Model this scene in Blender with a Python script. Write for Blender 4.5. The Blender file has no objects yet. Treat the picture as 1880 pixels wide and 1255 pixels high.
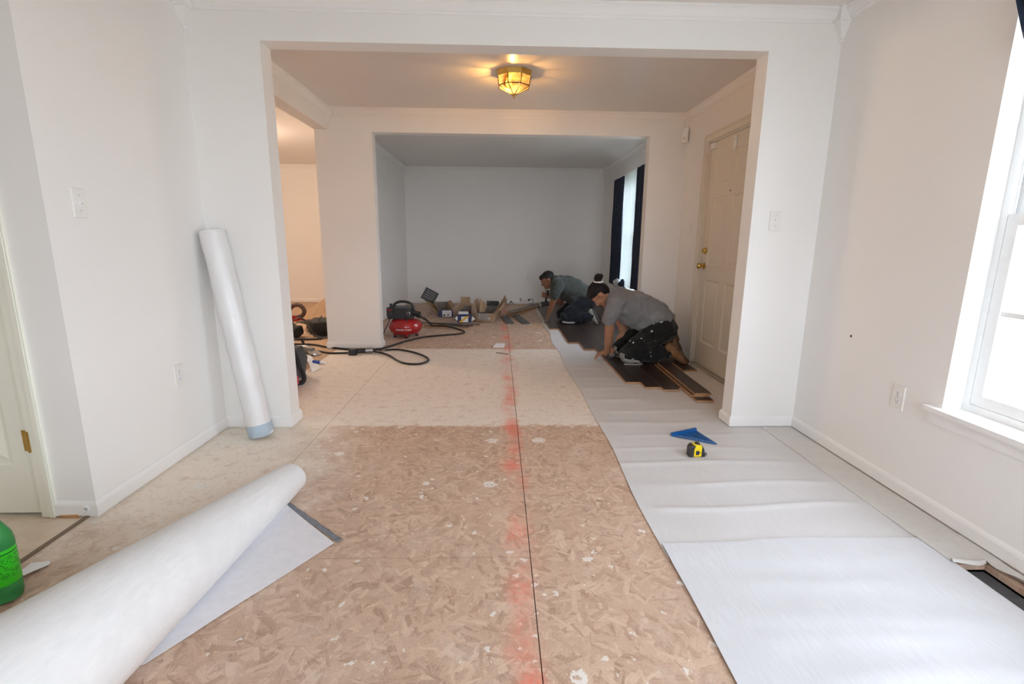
import bpy, bmesh, math, random
from mathutils import Vector, Matrix, noise
random.seed(7)
PI = math.pi
scene = bpy.context.scene
col = scene.collection

# ------------------------------------------------------------------ camera, sky, lights, exposure
cam_d = bpy.data.cameras.new('camera')
cam_d.sensor_width = 36.0
cam_d.lens = 909.24 / 1880 * 36.0
cam_d.clip_start = 0.02
cam_d.clip_end = 200
cam = bpy.data.objects.new('camera', cam_d)
col.objects.link(cam)
scene.camera = cam
def aim(h, pitch, yaw, roll):
    fwd = Vector((math.sin(yaw) * math.cos(pitch), math.cos(yaw) * math.cos(pitch), -math.sin(pitch)))
    rt = Vector((math.cos(yaw), -math.sin(yaw), 0))
    up = rt.cross(fwd)
    r2 = math.cos(roll) * rt + math.sin(roll) * up
    u2 = -math.sin(roll) * rt + math.cos(roll) * up
    m = Matrix((r2, u2, -fwd)).transposed().to_4x4()
    m.translation = Vector((0, 0, h))
    cam.matrix_world = m
aim(1.1751, .2029, .0287, .0101)

SKY_STRENGTH = 6.3
LAMP_POWER = 18.0
LIVING_POWER = 48.0
world = bpy.data.worlds.new('sky')
scene.world = world
world.use_nodes = True
_n = world.node_tree.nodes
_bg = _n['Background']
_bg.inputs['Color'].default_value = (.80, .89, 1.0, 1)
_bg.inputs['Strength'].default_value = SKY_STRENGTH

def portal(loc, rot, sx, sy):
    l = bpy.data.lights.new('window_portal', 'AREA')
    l.shape = 'RECTANGLE'; l.size = sx; l.size_y = sy
    l.cycles.is_portal = True
    o = bpy.data.objects.new('window_portal', l)
    o.location = loc; o.rotation_euler = rot
    col.objects.link(o)
portal((2.03, 1.53, 1.29), (0, PI / 2, 0), 1.64, .92)
portal((2.03, 7.475, 1.30), (0, PI / 2, 0), 1.62, 1.1)
portal((2.03, -.045, 1.29), (0, PI / 2, 0), 1.64, .70)
portal((2.03, 5.98, 1.30), (0, PI / 2, 0), 1.62, .92)  # portal for the added, unseen back room window
portal((.7, -1.55, 1.35), (PI / 2, 0, 0), 1.6, 1.6)
def point(name, loc, power, color, size):
    l = bpy.data.lights.new(name, 'POINT')
    l.energy = power; l.color = color; l.shadow_soft_size = size
    o = bpy.data.objects.new(name, l); o.location = loc; col.objects.link(o)
point('foyer_bulb', (.085, 4.13, 2.352), LAMP_POWER, (1, .93, .88), .022)
point('living_room_bulb', (-3.4, 6.2, 2.2), LIVING_POWER, (1, .80, .62), .08)
vs = scene.view_settings
vs.view_transform = 'Standard'; vs.look = 'None'; vs.gamma = 1; vs.use_curve_mapping = False
vs.exposure = 0.84
scene.cycles.max_bounces = 14
scene.cycles.diffuse_bounces = 8
scene.cycles.transparent_max_bounces = 16
scene.cycles.caustics_reflective = False
scene.cycles.caustics_refractive = False
scene.cycles.sample_clamp_indirect = 6

# ------------------------------------------------------------------ mesh helpers
def tag(o, label=None, cat=None, group=None, kind=None):
    if label: o['label'] = label
    if cat: o['category'] = cat
    if group: o['group'] = group
    if kind: o['kind'] = kind
    return o

def thing(name, label, cat, loc=(0, 0, 0), rz=0, group=None):
    o = bpy.data.objects.new(name, None)
    o.empty_display_size = .05
    o.location = loc; o.rotation_euler = (0, 0, rz)
    col.objects.link(o)
    return tag(o, label, cat, group)

def struct_root(name):
    o = bpy.data.objects.new(name, None); col.objects.link(o)
    o['kind'] = 'structure'
    return o

def link(name, me, mats, parent=None):
    o = bpy.data.objects.new(name, me)
    if not isinstance(mats, (list, tuple)): mats = [mats]
    for m in mats: me.materials.append(m)
    col.objects.link(o)
    if parent: o.parent = parent
    return o

def off(parent):
    v = Vector((0, 0, 0))
    while parent:
        v += parent.location; parent = parent.parent
    return v

def obj(name, bm, mats, parent=None, smooth=False, world=True, bevel=0, angle=40):
    """mesh from a bmesh written in world coordinates (shifted under its parent)"""
    if bevel:
        es = [e for e in bm.edges if len(e.link_faces) == 2 and e.calc_face_angle(0) > .5]
        bmesh.ops.bevel(bm, geom=es, offset=bevel, segments=2, affect='EDGES', profile=.6, clamp_overlap=True)
    bmesh.ops.recalc_face_normals(bm, faces=bm.faces)
    if parent and world:
        bmesh.ops.translate(bm, vec=-off(parent), verts=bm.verts)
    me = bpy.data.meshes.new(name)
    bm.to_mesh(me); bm.free()
    if smooth:
        me.polygons.foreach_set('use_smooth', [True] * len(me.polygons))
        me.set_sharp_from_angle(angle=math.radians(angle))
    return link(name, me, mats, parent)

def struct(name, bm, mats, parent=None, **k):
    o = obj(name, bm, mats, parent, **k)
    if not parent: o['kind'] = 'structure'
    return o

def B(): return bmesh.new()

def box(bm, x0, x1, y0, y1, z0, z1, mi=0, M=None):
    vs_ = [bm.verts.new(p) for p in ((x0, y0, z0), (x1, y0, z0), (x1, y1, z0), (x0, y1, z0), (x0, y0, z1), (x1, y0, z1), (x1, y1, z1), (x0, y1, z1))]
    fs = []
    for f in ((3, 2, 1, 0), (4, 5, 6, 7), (0, 1, 5, 4), (1, 2, 6, 5), (2, 3, 7, 6), (3, 0, 4, 7)):
        fc = bm.faces.new([vs_[i] for i in f]); fc.material_index = mi; fs.append(fc)
    if M is not None: bmesh.ops.transform(bm, matrix=M, verts=vs_)
    return vs_

def prism(bm, pts, direction, mi=0, mi_side=None):
    """closed polygon pts (3d) extruded along a vector"""
    d = Vector(direction)
    a = [bm.verts.new(Vector(p)) for p in pts]; b = [bm.verts.new(Vector(p) + d) for p in pts]
    n = len(pts)
    f = bm.faces.new(a); f.material_index = mi
    f = bm.faces.new(b[::-1]); f.material_index = mi
    for i in range(n):
        f = bm.faces.new((a[i], b[i], b[(i + 1) % n], a[(i + 1) % n])); f.material_index = mi if mi_side is None else mi_side
    return a + b

def tube(bm, pts, radii, seg=12, side=None, caps=True, mi=0, closed=False):
    """swept tube; radii: number, list of numbers or list of (r_side, r_other)"""
    P = [Vector(p) for p in pts]; n = len(P)
    if not isinstance(radii, (list, tuple)): radii = [radii] * n
    rings = []
    prev = None
    for i in range(n):
        t = (P[(i + 1) % n] - P[i - 1]) if closed else (P[min(i + 1, n - 1)] - P[max(i - 1, 0)])
        if t.length < 1e-9: t = Vector((0, 0, 1))
        t.normalize()
        if side is not None:
            s = Vector(side) - t * Vector(side).dot(t)
            if s.length < 1e-4: s = t.orthogonal()
        elif prev is None: s = t.orthogonal()
        else:
            s = prev - t * prev.dot(t)
            if s.length < 1e-5: s = t.orthogonal()
        s.normalize(); prev = s
        o = t.cross(s)
        r = radii[i]; rs, ro = (r if isinstance(r, (tuple, list)) else (r, r))
        rings.append([bm.verts.new(P[i] + s * (rs * math.cos(2 * PI * k / seg)) + o * (ro * math.sin(2 * PI * k / seg))) for k in range(seg)])
    m = n if closed else n - 1
    for i in range(m):
        a, b = rings[i], rings[(i + 1) % n]
        for k in range(seg):
            f = bm.faces.new((a[k], a[(k + 1) % seg], b[(k + 1) % seg], b[k])); f.material_index = mi
    if caps and not closed:
        bm.faces.new(rings[0][::-1]).material_index = mi
        bm.faces.new(rings[-1]).material_index = mi
    return [v for r in rings for v in r]

def lathe(bm, prof, M=None, seg=24, mi=0):
    """profile (r, z) about Z"""
    rings = []
    for r, z in prof:
        if r < 1e-6: rings.append([bm.verts.new((0, 0, z))])
        else: rings.append([bm.verts.new((r * math.cos(2 * PI * k / seg), r * math.sin(2 * PI * k / seg), z)) for k in range(seg)])
    for a, b in zip(rings, rings[1:]):
        for k in range(seg):
            q = [a[k % len(a)], a[(k + 1) % len(a)], b[(k + 1) % len(b)], b[k % len(b)]]
            q = list(dict.fromkeys(q))
            if len(q) > 2: bm.faces.new(q).material_index = mi
    vv = [v for r in rings for v in r]
    if len(rings[0]) > 1: bm.faces.new(rings[0][::-1]).material_index = mi
    if len(rings[-1]) > 1: bm.faces.new(rings[-1]).material_index = mi
    if M is not None: bmesh.ops.transform(bm, matrix=M, verts=vv)
    return vv

def ball(bm, c, r, M=None, u=16, v=10, mi=0):
    """ellipsoid, r a number or 3 radii, M a 3x3 rotation"""
    if not isinstance(r, (tuple, list)): r = (r, r, r)
    prof = [(math.sin(PI * i / v), -math.cos(PI * i / v)) for i in range(v + 1)]
    T = Matrix.Translation(Vector(c)) @ ((M.to_4x4()) if M is not None else Matrix.Identity(4)) @ Matrix.Diagonal((r[0], r[1], r[2], 1))
    return lathe(bm, prof, T, u, mi)

def bezier(pts, n=8, closed=False):
    """Catmull-Rom through 3d points"""
    P = [Vector(p) for p in pts]; out = []
    m = len(P)
    for i in range(m if closed else m - 1):
        if closed: p0, p1, p2, p3 = P[i - 1], P[i], P[(i + 1) % m], P[(i + 2) % m]
        else: p0, p1, p2, p3 = P[max(i - 1, 0)], P[i], P[i + 1], P[min(i + 2, m - 1)]
        for k in range(n):
            t = k / n
            out.append(.5 * (2 * p1 + (p2 - p0) * t + (2 * p0 - 5 * p1 + 4 * p2 - p3) * t * t + (3 * p1 - p0 - 3 * p2 + p3) * t ** 3))
    if not closed: out.append(P[-1].copy())
    return out

def basis(x, y, z):
    return Matrix((Vector(x).normalized(), Vector(y).normalized(), Vector(z).normalized())).transposed()

def remesh(name, bm, voxel, mats, parent=None, smooth=4, disp=None):
    """fuse overlapping closed shapes into one continuous skin"""
    bmesh.ops.recalc_face_normals(bm, faces=bm.faces)
    if parent: bmesh.ops.translate(bm, vec=-off(parent), verts=bm.verts)
    me = bpy.data.meshes.new(name); bm.to_mesh(me); bm.free()
    tmp = bpy.data.objects.new('tmp', me); col.objects.link(tmp)
    md = tmp.modifiers.new('r', 'REMESH'); md.mode = 'VOXEL'; md.voxel_size = voxel
    if smooth:
        sm = tmp.modifiers.new('s', 'SMOOTH'); sm.factor = .5; sm.iterations = smooth
    dg = bpy.context.evaluated_depsgraph_get()
    out = bpy.data.meshes.new_from_object(tmp.evaluated_get(dg))
    bpy.data.objects.remove(tmp); bpy.data.meshes.remove(me)
    out.name = name; out.materials.clear()
    if disp:
        o_ = off(parent) if parent else Vector((0, 0, 0))
        nn = [v.normal.copy() for v in out.vertices]
        for v, n_ in zip(out.vertices, nn): v.co += n_ * disp(v.co + o_, n_)
    out.polygons.foreach_set('use_smooth', [True] * len(out.polygons))
    return link(name, out, mats, parent)

def copy_tree(o, parent=None):
    c = o.copy(); col.objects.link(c)
    if parent: c.parent = parent
    for ch in list(o.children): copy_tree(ch, c)
    return c

# ------------------------------------------------------------------ materials
def new_mat(name):
    m = bpy.data.materials.new(name); m.use_nodes = True
    nt = m.node_tree
    return m, nt, nt.nodes['Principled BSDF']

def N(nt, typ, **kw):
    n = nt.nodes.new(typ)
    for k, v in kw.items(): setattr(n, k, v)
    return n

def setin(nt, sock, v):
    if hasattr(v, 'is_linked') or isinstance(v, bpy.types.NodeSocket): nt.links.new(v, sock)
    else: sock.default_value = v

def math_(nt, op, a, b=None, c=None, clamp=False):
    n = N(nt, 'ShaderNodeMath', operation=op); n.use_clamp = clamp
    setin(nt, n.inputs[0], a)
    if b is not None: setin(nt, n.inputs[1], b)
    if c is not None: setin(nt, n.inputs[2], c)
    return n.outputs[0]

def mix(nt, f, a, b, blend='MIX'):
    n = N(nt, 'ShaderNodeMix', data_type='RGBA', blend_type=blend)
    setin(nt, n.inputs[0], f)
    setin(nt, n.inputs[6], a if not isinstance(a, tuple) else (*a[:3], 1))
    setin(nt, n.inputs[7], b if not isinstance(b, tuple) else (*b[:3], 1))
    return n.outputs[2]

def ramp(nt, f, stops, interp='LINEAR'):
    n = N(nt, 'ShaderNodeValToRGB'); cr = n.color_ramp; cr.interpolation = interp
    while len(cr.elements) < len(stops): cr.elements.new(.5)
    for e, (p, c) in zip(cr.elements, stops):
        e.position = p; e.color = (*c, 1) if isinstance(c, tuple) else (c, c, c, 1)
    nt.links.new(f, n.inputs[0])
    return n.outputs[0]

def smooth_(nt, v, lo, hi):
    n = N(nt, 'ShaderNodeMapRange', interpolation_type='SMOOTHSTEP')
    setin(nt, n.inputs[0], v); n.inputs[1].default_value = lo; n.inputs[2].default_value = hi
    return n.outputs[0]

def noise_(nt, vec, scale, detail=3, rough=.5, dist=0):
    n = N(nt, 'ShaderNodeTexNoise'); n.inputs['Scale'].default_value = scale
    n.inputs['Detail'].default_value = detail; n.inputs['Roughness'].default_value = rough; n.inputs['Distortion'].default_value = dist
    if vec is not None: nt.links.new(vec, n.inputs['Vector'])
    return n.outputs[0]

def pos(nt, kind='Object'):
    if kind == 'World': return N(nt, 'ShaderNodeNewGeometry').outputs['Position']
    return N(nt, 'ShaderNodeTexCoord').outputs[kind]

def bump(nt, bsdf, h, strength, dist=.01):
    b = N(nt, 'ShaderNodeBump'); b.inputs['Strength'].default_value = strength; b.inputs['Distance'].default_value = dist
    nt.links.new(h, b.inputs['Height']); nt.links.new(b.outputs[0], bsdf.inputs['Normal'])

def simple(name, c, rough=.5, metal=0, var=.06, scale=30, bstr=0, bscale=200, spec=.5, trans=0, coat=0, sheen=0, sss=0):
    m, nt, b = new_mat(name)
    p = pos(nt)
    f = noise_(nt, p, scale, 3)
    lo = tuple(max(0, x * (1 - var)) for x in c); hi = tuple(min(1, x * (1 + var)) for x in c)
    nt.links.new(ramp(nt, f, [(.3, lo), (.7, hi)]), b.inputs['Base Color'])
    b.inputs['Roughness'].default_value = rough; b.inputs['Metallic'].default_value = metal
    b.inputs['Specular IOR Level'].default_value = spec
    b.inputs['Transmission Weight'].default_value = trans
    b.inputs['Coat Weight'].default_value = coat; b.inputs['Sheen Weight'].default_value = sheen
    if sss:
        b.inputs['Subsurface Weight'].default_value = sss; b.inputs['Subsurface Radius'].default_value = (.01, .004, .002)
    if bstr: bump(nt, b, noise_(nt, p, bscale, 3), bstr, .004)
    return m

def paint(name, c, rough=.42, bstr=.05):
    m, nt, b = new_mat(name)
    p = pos(nt, 'World')
    f = noise_(nt, p, 1.3, 4)
    lo = tuple(x * .975 for x in c)
    nt.links.new(ramp(nt, f, [(.35, lo), (.65, c)]), b.inputs['Base Color'])
    b.inputs['Roughness'].default_value = rough
    b.inputs['Specular IOR Level'].default_value = .4
    bump(nt, b, noise_(nt, p, 260, 2), bstr, .002)
    return m

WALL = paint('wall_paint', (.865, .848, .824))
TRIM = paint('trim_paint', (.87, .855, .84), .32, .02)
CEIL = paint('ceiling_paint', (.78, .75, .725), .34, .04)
DOORP = paint('door_paint', (.76, .71, .62), .38, .04)
KDOORP = paint('kitchen_door_paint', (.83, .82, .71), .38, .04)
VINYL = simple('white_vinyl', (.86, .87, .87), .3, var=.02)
PLATE = simple('ivory_plastic', (.82, .80, .76), .3, var=.02)
SLOT = simple('dark_slot', (.03, .03, .03), .6)
BRASS = simple('brass', (.62, .43, .13), .25, 1, .1, 40)
STEEL = simple('steel', (.55, .55, .56), .3, 1, .08, 60)
BLACKP = simple('black_plastic', (.022, .023, .025), .38, var=.2)
BLACKF = simple('black_fabric', (.022, .022, .024), .9, var=.3, bstr=.6, bscale=300, sheen=.2)
RUBBER = simple('black_rubber', (.015, .015, .016), .5, var=.2)
RED = simple('red_enamel', (.40, .016, .02), .22, var=.12, scale=8, coat=.5)
WHITE = simple('white_plastic', (.85, .85, .85), .35, var=.02)
CARD = simple('cardboard', (.40, .27, .165), .85, var=.12, scale=14, bstr=.15, bscale=120)
CARDIN = simple('cardboard_grey_inside', (.27, .245, .22), .85, var=.12, scale=10)
NAVYP = simple('navy_print', (.018, .025, .085), .5, var=.15)
PAPER = simple('white_paper', (.82, .82, .83), .7, var=.03)
YELLOWP = simple('yellow_print', (.75, .42, .02), .5, var=.08)
NAVYC = simple('navy_curtain', (.014, .026, .062), .85, var=.25, scale=18, sheen=.15)
BLUEP = simple('blue_plastic', (.006, .10, .32), .35, var=.12)
YEL = simple('yellow_plastic', (.85, .62, .01), .35, var=.05)
PINK = simple('pink_cloth', (.62, .065, .10), .9, var=.15, bstr=.5, bscale=60)
BLUES = simple('blue_strap', (.02, .08, .35), .7, var=.1)
SKIN = simple('skin', (.40, .195, .115), .5, var=.10, scale=25, spec=.35, sss=.08)
SKIN2 = simple('tanned_skin', (.26, .125, .075), .5, var=.12, scale=25, spec=.35, sss=.08)
EYEW = simple('eye_white', (.42, .38, .34), .3)
HAIR = simple('black_hair', (.010, .008, .008), .6, var=.4, scale=90, bstr=.5, bscale=160, spec=.25)
HAIR2 = simple('dark_hair', (.014, .012, .010), .6, var=.4, scale=90, bstr=.5, bscale=160, spec=.25)
BOOT = simple('tan_leather', (.27, .135, .058), .7, var=.3, scale=22, bstr=.3, bscale=120)
SOLE = simple('brown_rubber_sole', (.115, .068, .032), .7, var=.3, scale=30)
SNEAK = simple('grey_mesh_shoe', (.33, .33, .30), .7, var=.3, scale=60, bstr=.4, bscale=220)
SNEAKS = simple('dark_sole', (.09, .085, .07), .7, var=.3)
GLOVE = simple('black_glove', (.02, .02, .02), .7, var=.3)
PADG = simple('grey_knee_pad', (.30, .30, .285), .55, var=.15)
LUMBER = simple('raw_wood', (.58, .40, .22), .7, var=.2, scale=20)
DARKDUCT = simple('duct_metal', (.085, .086, .09), .6, 0, .2)
GREYT = simple('grey_metal_tool', (.30, .30, .29), .35, .7, .15)
GRASS = simple('pale_dry_ground', (.38, .385, .345), .95, var=.35, scale=6)
ASPH = simple('shim_wood', (.46, .25, .10), .7, var=.25, scale=30)
CONCRETE = simple('subfloor_base', (.035, .03, .026), .95)

def cloth(name, c, spots=None, rough=.9, wr=.35, fine=500, var=.18):
    m, nt, b = new_mat(name)
    p = pos(nt)
    base = ramp(nt, noise_(nt, p, fine, 2), [(.35, tuple(x * (1 - var) for x in c)), (.65, tuple(min(1, x * (1 + var)) for x in c))])
    worn = noise_(nt, p, 7, 4)
    base = mix(nt, smooth_(nt, worn, .5, .75), base, tuple(min(1, x * 1.35 + .004) for x in c))
    if spots:
        v = N(nt, 'ShaderNodeTexVoronoi'); v.inputs['Scale'].default_value = spots
        w = N(nt, 'ShaderNodeVectorMath', operation='ADD')
        nz = N(nt, 'ShaderNodeTexNoise'); nz.inputs['Scale'].default_value = 60; nt.links.new(p, nz.inputs['Vector'])
        sc = N(nt, 'ShaderNodeVectorMath', operation='SCALE'); sc.inputs['Scale'].default_value = .02; nt.links.new(nz.outputs[1], sc.inputs[0])
        nt.links.new(p, w.inputs[0]); nt.links.new(sc.outputs[0], w.inputs[1]); nt.links.new(w.outputs[0], v.inputs['Vector'])
        sep = N(nt, 'ShaderNodeSeparateColor'); nt.links.new(v.outputs['Color'], sep.inputs[0])
        thr = math_(nt, 'MULTIPLY', math_(nt, 'POWER', sep.outputs[0], 11.0), .42)
        base = mix(nt, math_(nt, 'LESS_THAN', v.outputs['Distance'], thr), base, (.75, .74, .70))
    nt.links.new(base, b.inputs['Base Color'])
    b.inputs['Roughness'].default_value = rough; b.inputs['Sheen Weight'].default_value = .15; b.inputs['Specular IOR Level'].default_value = .2
    bump(nt, b, noise_(nt, p, 28, 4, .55, .6), wr, .02)
    return m
TEE = cloth('heather_grey_cotton', (.215, .210, .218))
TEE2 = cloth('dark_grey_cotton', (.054, .062, .058), wr=.5)
JEANS = cloth('black_work_trousers', (.014, .014, .014), spots=30, wr=.5)
JEANS2 = cloth('dark_denim', (.011, .0135, .019), wr=.55)

def glass_pane(name, tint=(1, 1, 1), refl=.08, rough=.0):
    m = bpy.data.materials.new(name); m.use_nodes = True; nt = m.node_tree; nt.nodes.clear()
    o = N(nt, 'ShaderNodeOutputMaterial'); t = N(nt, 'ShaderNodeBsdfTransparent'); g = N(nt, 'ShaderNodeBsdfGlossy'); x = N(nt, 'ShaderNodeMixShader')
    t.inputs[0].default_value = (*tint, 1); g.inputs['Roughness'].default_value = rough
    x.inputs[0].default_value = refl
    nt.links.new(t.outputs[0], x.inputs[1]); nt.links.new(g.outputs[0], x.inputs[2]); nt.links.new(x.outputs[0], o.inputs[0])
    return m
GLASS = glass_pane('window_glass')

def film(name, c, alpha, rough=.35, transl=.4):
    """translucent sheet: part see-through, part diffuse, part light passing on"""
    m = bpy.data.materials.new(name); m.use_nodes = True; nt = m.node_tree; nt.nodes.clear()
    o = N(nt, 'ShaderNodeOutputMaterial'); t = N(nt, 'ShaderNodeBsdfTransparent'); p = N(nt, 'ShaderNodeBsdfPrincipled')
    tl = N(nt, 'ShaderNodeBsdfTranslucent'); a = N(nt, 'ShaderNodeMixShader'); x = N(nt, 'ShaderNodeMixShader')
    nz = noise_(nt, pos(nt), 30, 4)
    cc = ramp(nt, nz, [(.3, tuple(v * .93 for v in c)), (.7, c)])
    nt.links.new(cc, p.inputs['Base Color']); p.inputs['Roughness'].default_value = rough
    nt.links.new(cc, tl.inputs[0])
    a.inputs[0].default_value = transl; nt.links.new(p.outputs[0], a.inputs[1]); nt.links.new(tl.outputs[0], a.inputs[2])
    x.inputs[0].default_value = alpha; nt.links.new(t.outputs[0], x.inputs[1]); nt.links.new(a.outputs[0], x.inputs[2]); nt.links.new(x.outputs[0], o.inputs[0])
    return m
SHEER = film('sheer_curtain', (.84, .89, .89), .82, .8, .28)
FLAP = film('foam_flap', (.88, .87, .90), .84, .4, .0)
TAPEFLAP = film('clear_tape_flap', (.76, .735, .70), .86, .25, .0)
POLY = film('dark_tape_film', (.24, .26, .30), .70, .25, .0)

def foam_mat(name, c, rough=.42):
    m, nt, b = new_mat(name)
    p = pos(nt)
    mp = N(nt, 'ShaderNodeMapping'); mp.inputs['Scale'].default_value = (26, 5, 5); mp.inputs['Rotation'].default_value = (0, 0, .5); nt.links.new(p, mp.inputs[0])
    f = noise_(nt, mp.outputs[0], 3, 5, .6)
    lo_ = noise_(nt, p, 4.5, 4, .6, .5)
    cc = mix(nt, smooth_(nt, lo_, .32, .68), tuple(x * .94 for x in c), c)
    nt.links.new(mix(nt, smooth_(nt, f, .3, .7), tuple(x * .93 for x in c), cc), b.inputs['Base Color'])
    b.inputs['Roughness'].default_value = rough; b.inputs['Specular IOR Level'].default_value = .45
    bump(nt, b, math_(nt, 'ADD', f, lo_), .22, .006)
    return m
FOAM = foam_mat('white_foam_underlay', (.675, .66, .66))
FOAM2 = foam_mat('bright_white_foam_underlay', (.68, .685, .715))
ROLLM = foam_mat('white_foam_roll', (.83, .835, .84), .45)

def wrap_mat():
    m, nt, b = new_mat('plastic_wrapped_foam')
    p = pos(nt)
    b.inputs['Base Color'].default_value = (.74, .735, .735, 1); b.inputs['Roughness'].default_value = .5
    b.inputs['Coat Weight'].default_value = 1.0; b.inputs['Coat Roughness'].default_value = .06; b.inputs['Coat IOR'].default_value = 1.75
    mp = N(nt, 'ShaderNodeMapping'); mp.inputs['Scale'].default_value = (1, 1, .45); nt.links.new(p, mp.inputs[0])
    n = noise_(nt, mp.outputs[0], 62, 4, .6, 1.6)
    bp = N(nt, 'ShaderNodeBump'); bp.inputs['Strength'].default_value = .5; bp.inputs['Distance'].default_value = .009
    nt.links.new(n, bp.inputs['Height']); nt.links.new(bp.outputs[0], b.inputs['Coat Normal'])
    return m
WRAP = wrap_mat()

def osb_mat(name, living=False):
    m, nt, b = new_mat(name)
    P = pos(nt, 'World')
    sepP = N(nt, 'ShaderNodeSeparateXYZ'); nt.links.new(P, sepP.inputs[0])
    X, Y = sepP.outputs[0], sepP.outputs[1]
    stops = [(0, (.27, .15, .09)), (.12, (.41, .255, .165)), (.40, (.52, .35, .245)), (.70, (.60, .42, .30)), (.9, (.68, .50, .37)), (1, (.76, .585, .43))]
    wn = N(nt, 'ShaderNodeTexNoise'); wn.inputs['Scale'].default_value = 30; wn.inputs['Detail'].default_value = 3; nt.links.new(P, wn.inputs['Vector'])
    ws = N(nt, 'ShaderNodeVectorMath', operation='MULTIPLY_ADD'); ws.inputs[1].default_value = (.007, .007, 0); nt.links.new(wn.outputs[1], ws.inputs[0]); nt.links.new(P, ws.inputs[2])
    g0 = N(nt, 'ShaderNodeVectorMath', operation='MULTIPLY'); g0.inputs[1].default_value = (25, 60, 0); nt.links.new(ws.outputs[0], g0.inputs[0])
    base_n = noise_(nt, g0.outputs[0], 1, 4, .6)
    colr = ramp(nt, smooth_(nt, base_n, .2, .8), stops)
    # cut strands: one randomly turned rectangle per cell, several layers pressed over one another
    for i, (scl, hl, hw) in enumerate(((13, .054, .0120), (16, .048, .0095), (12, .060, .0130), (18, .044, .0075), (14, .056, .0095), (10, .066, .0140), (17, .050, .0075), (13, .058, .0100), (20, .042, .0065))):
        o_ = N(nt, 'ShaderNodeVectorMath', operation='ADD'); o_.inputs[1].default_value = (i * 3.713, i * 1.937, 0); nt.links.new(ws.outputs[0], o_.inputs[0])
        v = N(nt, 'ShaderNodeTexVoronoi', voronoi_dimensions='2D'); v.inputs['Scale'].default_value = scl; nt.links.new(o_.outputs[0], v.inputs['Vector'])
        sc = N(nt, 'ShaderNodeSeparateColor'); nt.links.new(v.outputs['Color'], sc.inputs[0])
        dl = N(nt, 'ShaderNodeVectorMath', operation='SUBTRACT'); nt.links.new(o_.outputs[0], dl.inputs[0]); nt.links.new(v.outputs['Position'], dl.inputs[1])
        ro = N(nt, 'ShaderNodeVectorRotate', rotation_type='Z_AXIS'); nt.links.new(dl.outputs[0], ro.inputs['Vector']); nt.links.new(math_(nt, 'MULTIPLY', sc.outputs[0], 6.2832), ro.inputs['Angle'])
        q = N(nt, 'ShaderNodeSeparateXYZ'); nt.links.new(ro.outputs[0], q.inputs[0])
        au, av = math_(nt, 'ABSOLUTE', q.outputs[0]), math_(nt, 'ABSOLUTE', q.outputs[1])
        ww = math_(nt, 'MULTIPLY', math_(nt, 'MULTIPLY_ADD', sc.outputs[2], 1.1, .45), hw)
        mk = math_(nt, 'MULTIPLY', math_(nt, 'LESS_THAN', math_(nt, 'MULTIPLY_ADD', q.outputs[1], .35, au), hl), math_(nt, 'LESS_THAN', av, ww))
        g2 = N(nt, 'ShaderNodeVectorMath', operation='MULTIPLY_ADD'); g2.inputs[1].default_value = (14, 330, 0); nt.links.new(ro.outputs[0], g2.inputs[0]); nt.links.new(v.outputs['Color'], g2.inputs[2])
        g = noise_(nt, g2.outputs[0], 1, 2)
        val = math_(nt, 'ADD', sc.outputs[1], math_(nt, 'MULTIPLY', math_(nt, 'SUBTRACT', g, .5), 1.0), clamp=True)
        edge = math_(nt, 'MULTIPLY', math_(nt, 'GREATER_THAN', av, math_(nt, 'SUBTRACT', ww, .0012)), .35)
        c = mix(nt, edge, ramp(nt, val, stops), (.27, .16, .10))
        colr = mix(nt, math_(nt, 'MULTIPLY', mk, .78), colr, c)
    # broad tone, greyed by years of dust
    n1 = noise_(nt, P, 2.2, 5, .6); n2 = noise_(nt, P, 14, 5, .65); n3 = noise_(nt, P, 60, 3, .6)
    colr = mix(nt, math_(nt, 'MULTIPLY', smooth_(nt, n1, .35, .75), .35), colr, (.56, .41, .32))
    colr = mix(nt, .26, colr, (.58, .42, .335))
    fine = noise_(nt, P, 150, 4, .7)
    colr = mix(nt, math_(nt, 'MULTIPLY', smooth_(nt, fine, .52, .72), .35), colr, (.70, .56, .46))
    colr = mix(nt, math_(nt, 'MULTIPLY', smooth_(nt, fine, .46, .28), .40), colr, (.27, .165, .11))
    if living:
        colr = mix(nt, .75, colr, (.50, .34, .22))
    # old thin-set and drywall dust: the hall strip and the left edge
    yj = math_(nt, 'ADD', Y, math_(nt, 'MULTIPLY', math_(nt, 'SUBTRACT', n2, .5), .16))
    xj = math_(nt, 'ADD', X, math_(nt, 'MULTIPLY', math_(nt, 'SUBTRACT', n1, .5), 1.0))
    hall = math_(nt, 'MULTIPLY', smooth_(nt, yj, 3.0, 3.06), math_(nt, 'SUBTRACT', 1, smooth_(nt, yj, 5.28, 5.36)))
    left = math_(nt, 'MULTIPLY', math_(nt, 'SUBTRACT', 1, smooth_(nt, xj, -1.22, -.72)), smooth_(nt, math_(nt, 'ADD', Y, math_(nt, 'MULTIPLY', math_(nt, 'SUBTRACT', n1, .5), 1.2)), 1.45, 1.95))
    left = math_(nt, 'MULTIPLY', left, math_(nt, 'SUBTRACT', 1, smooth_(nt, Y, 3.0, 3.3)))
    fleck = smooth_(nt, n3, .30, .46)
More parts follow.
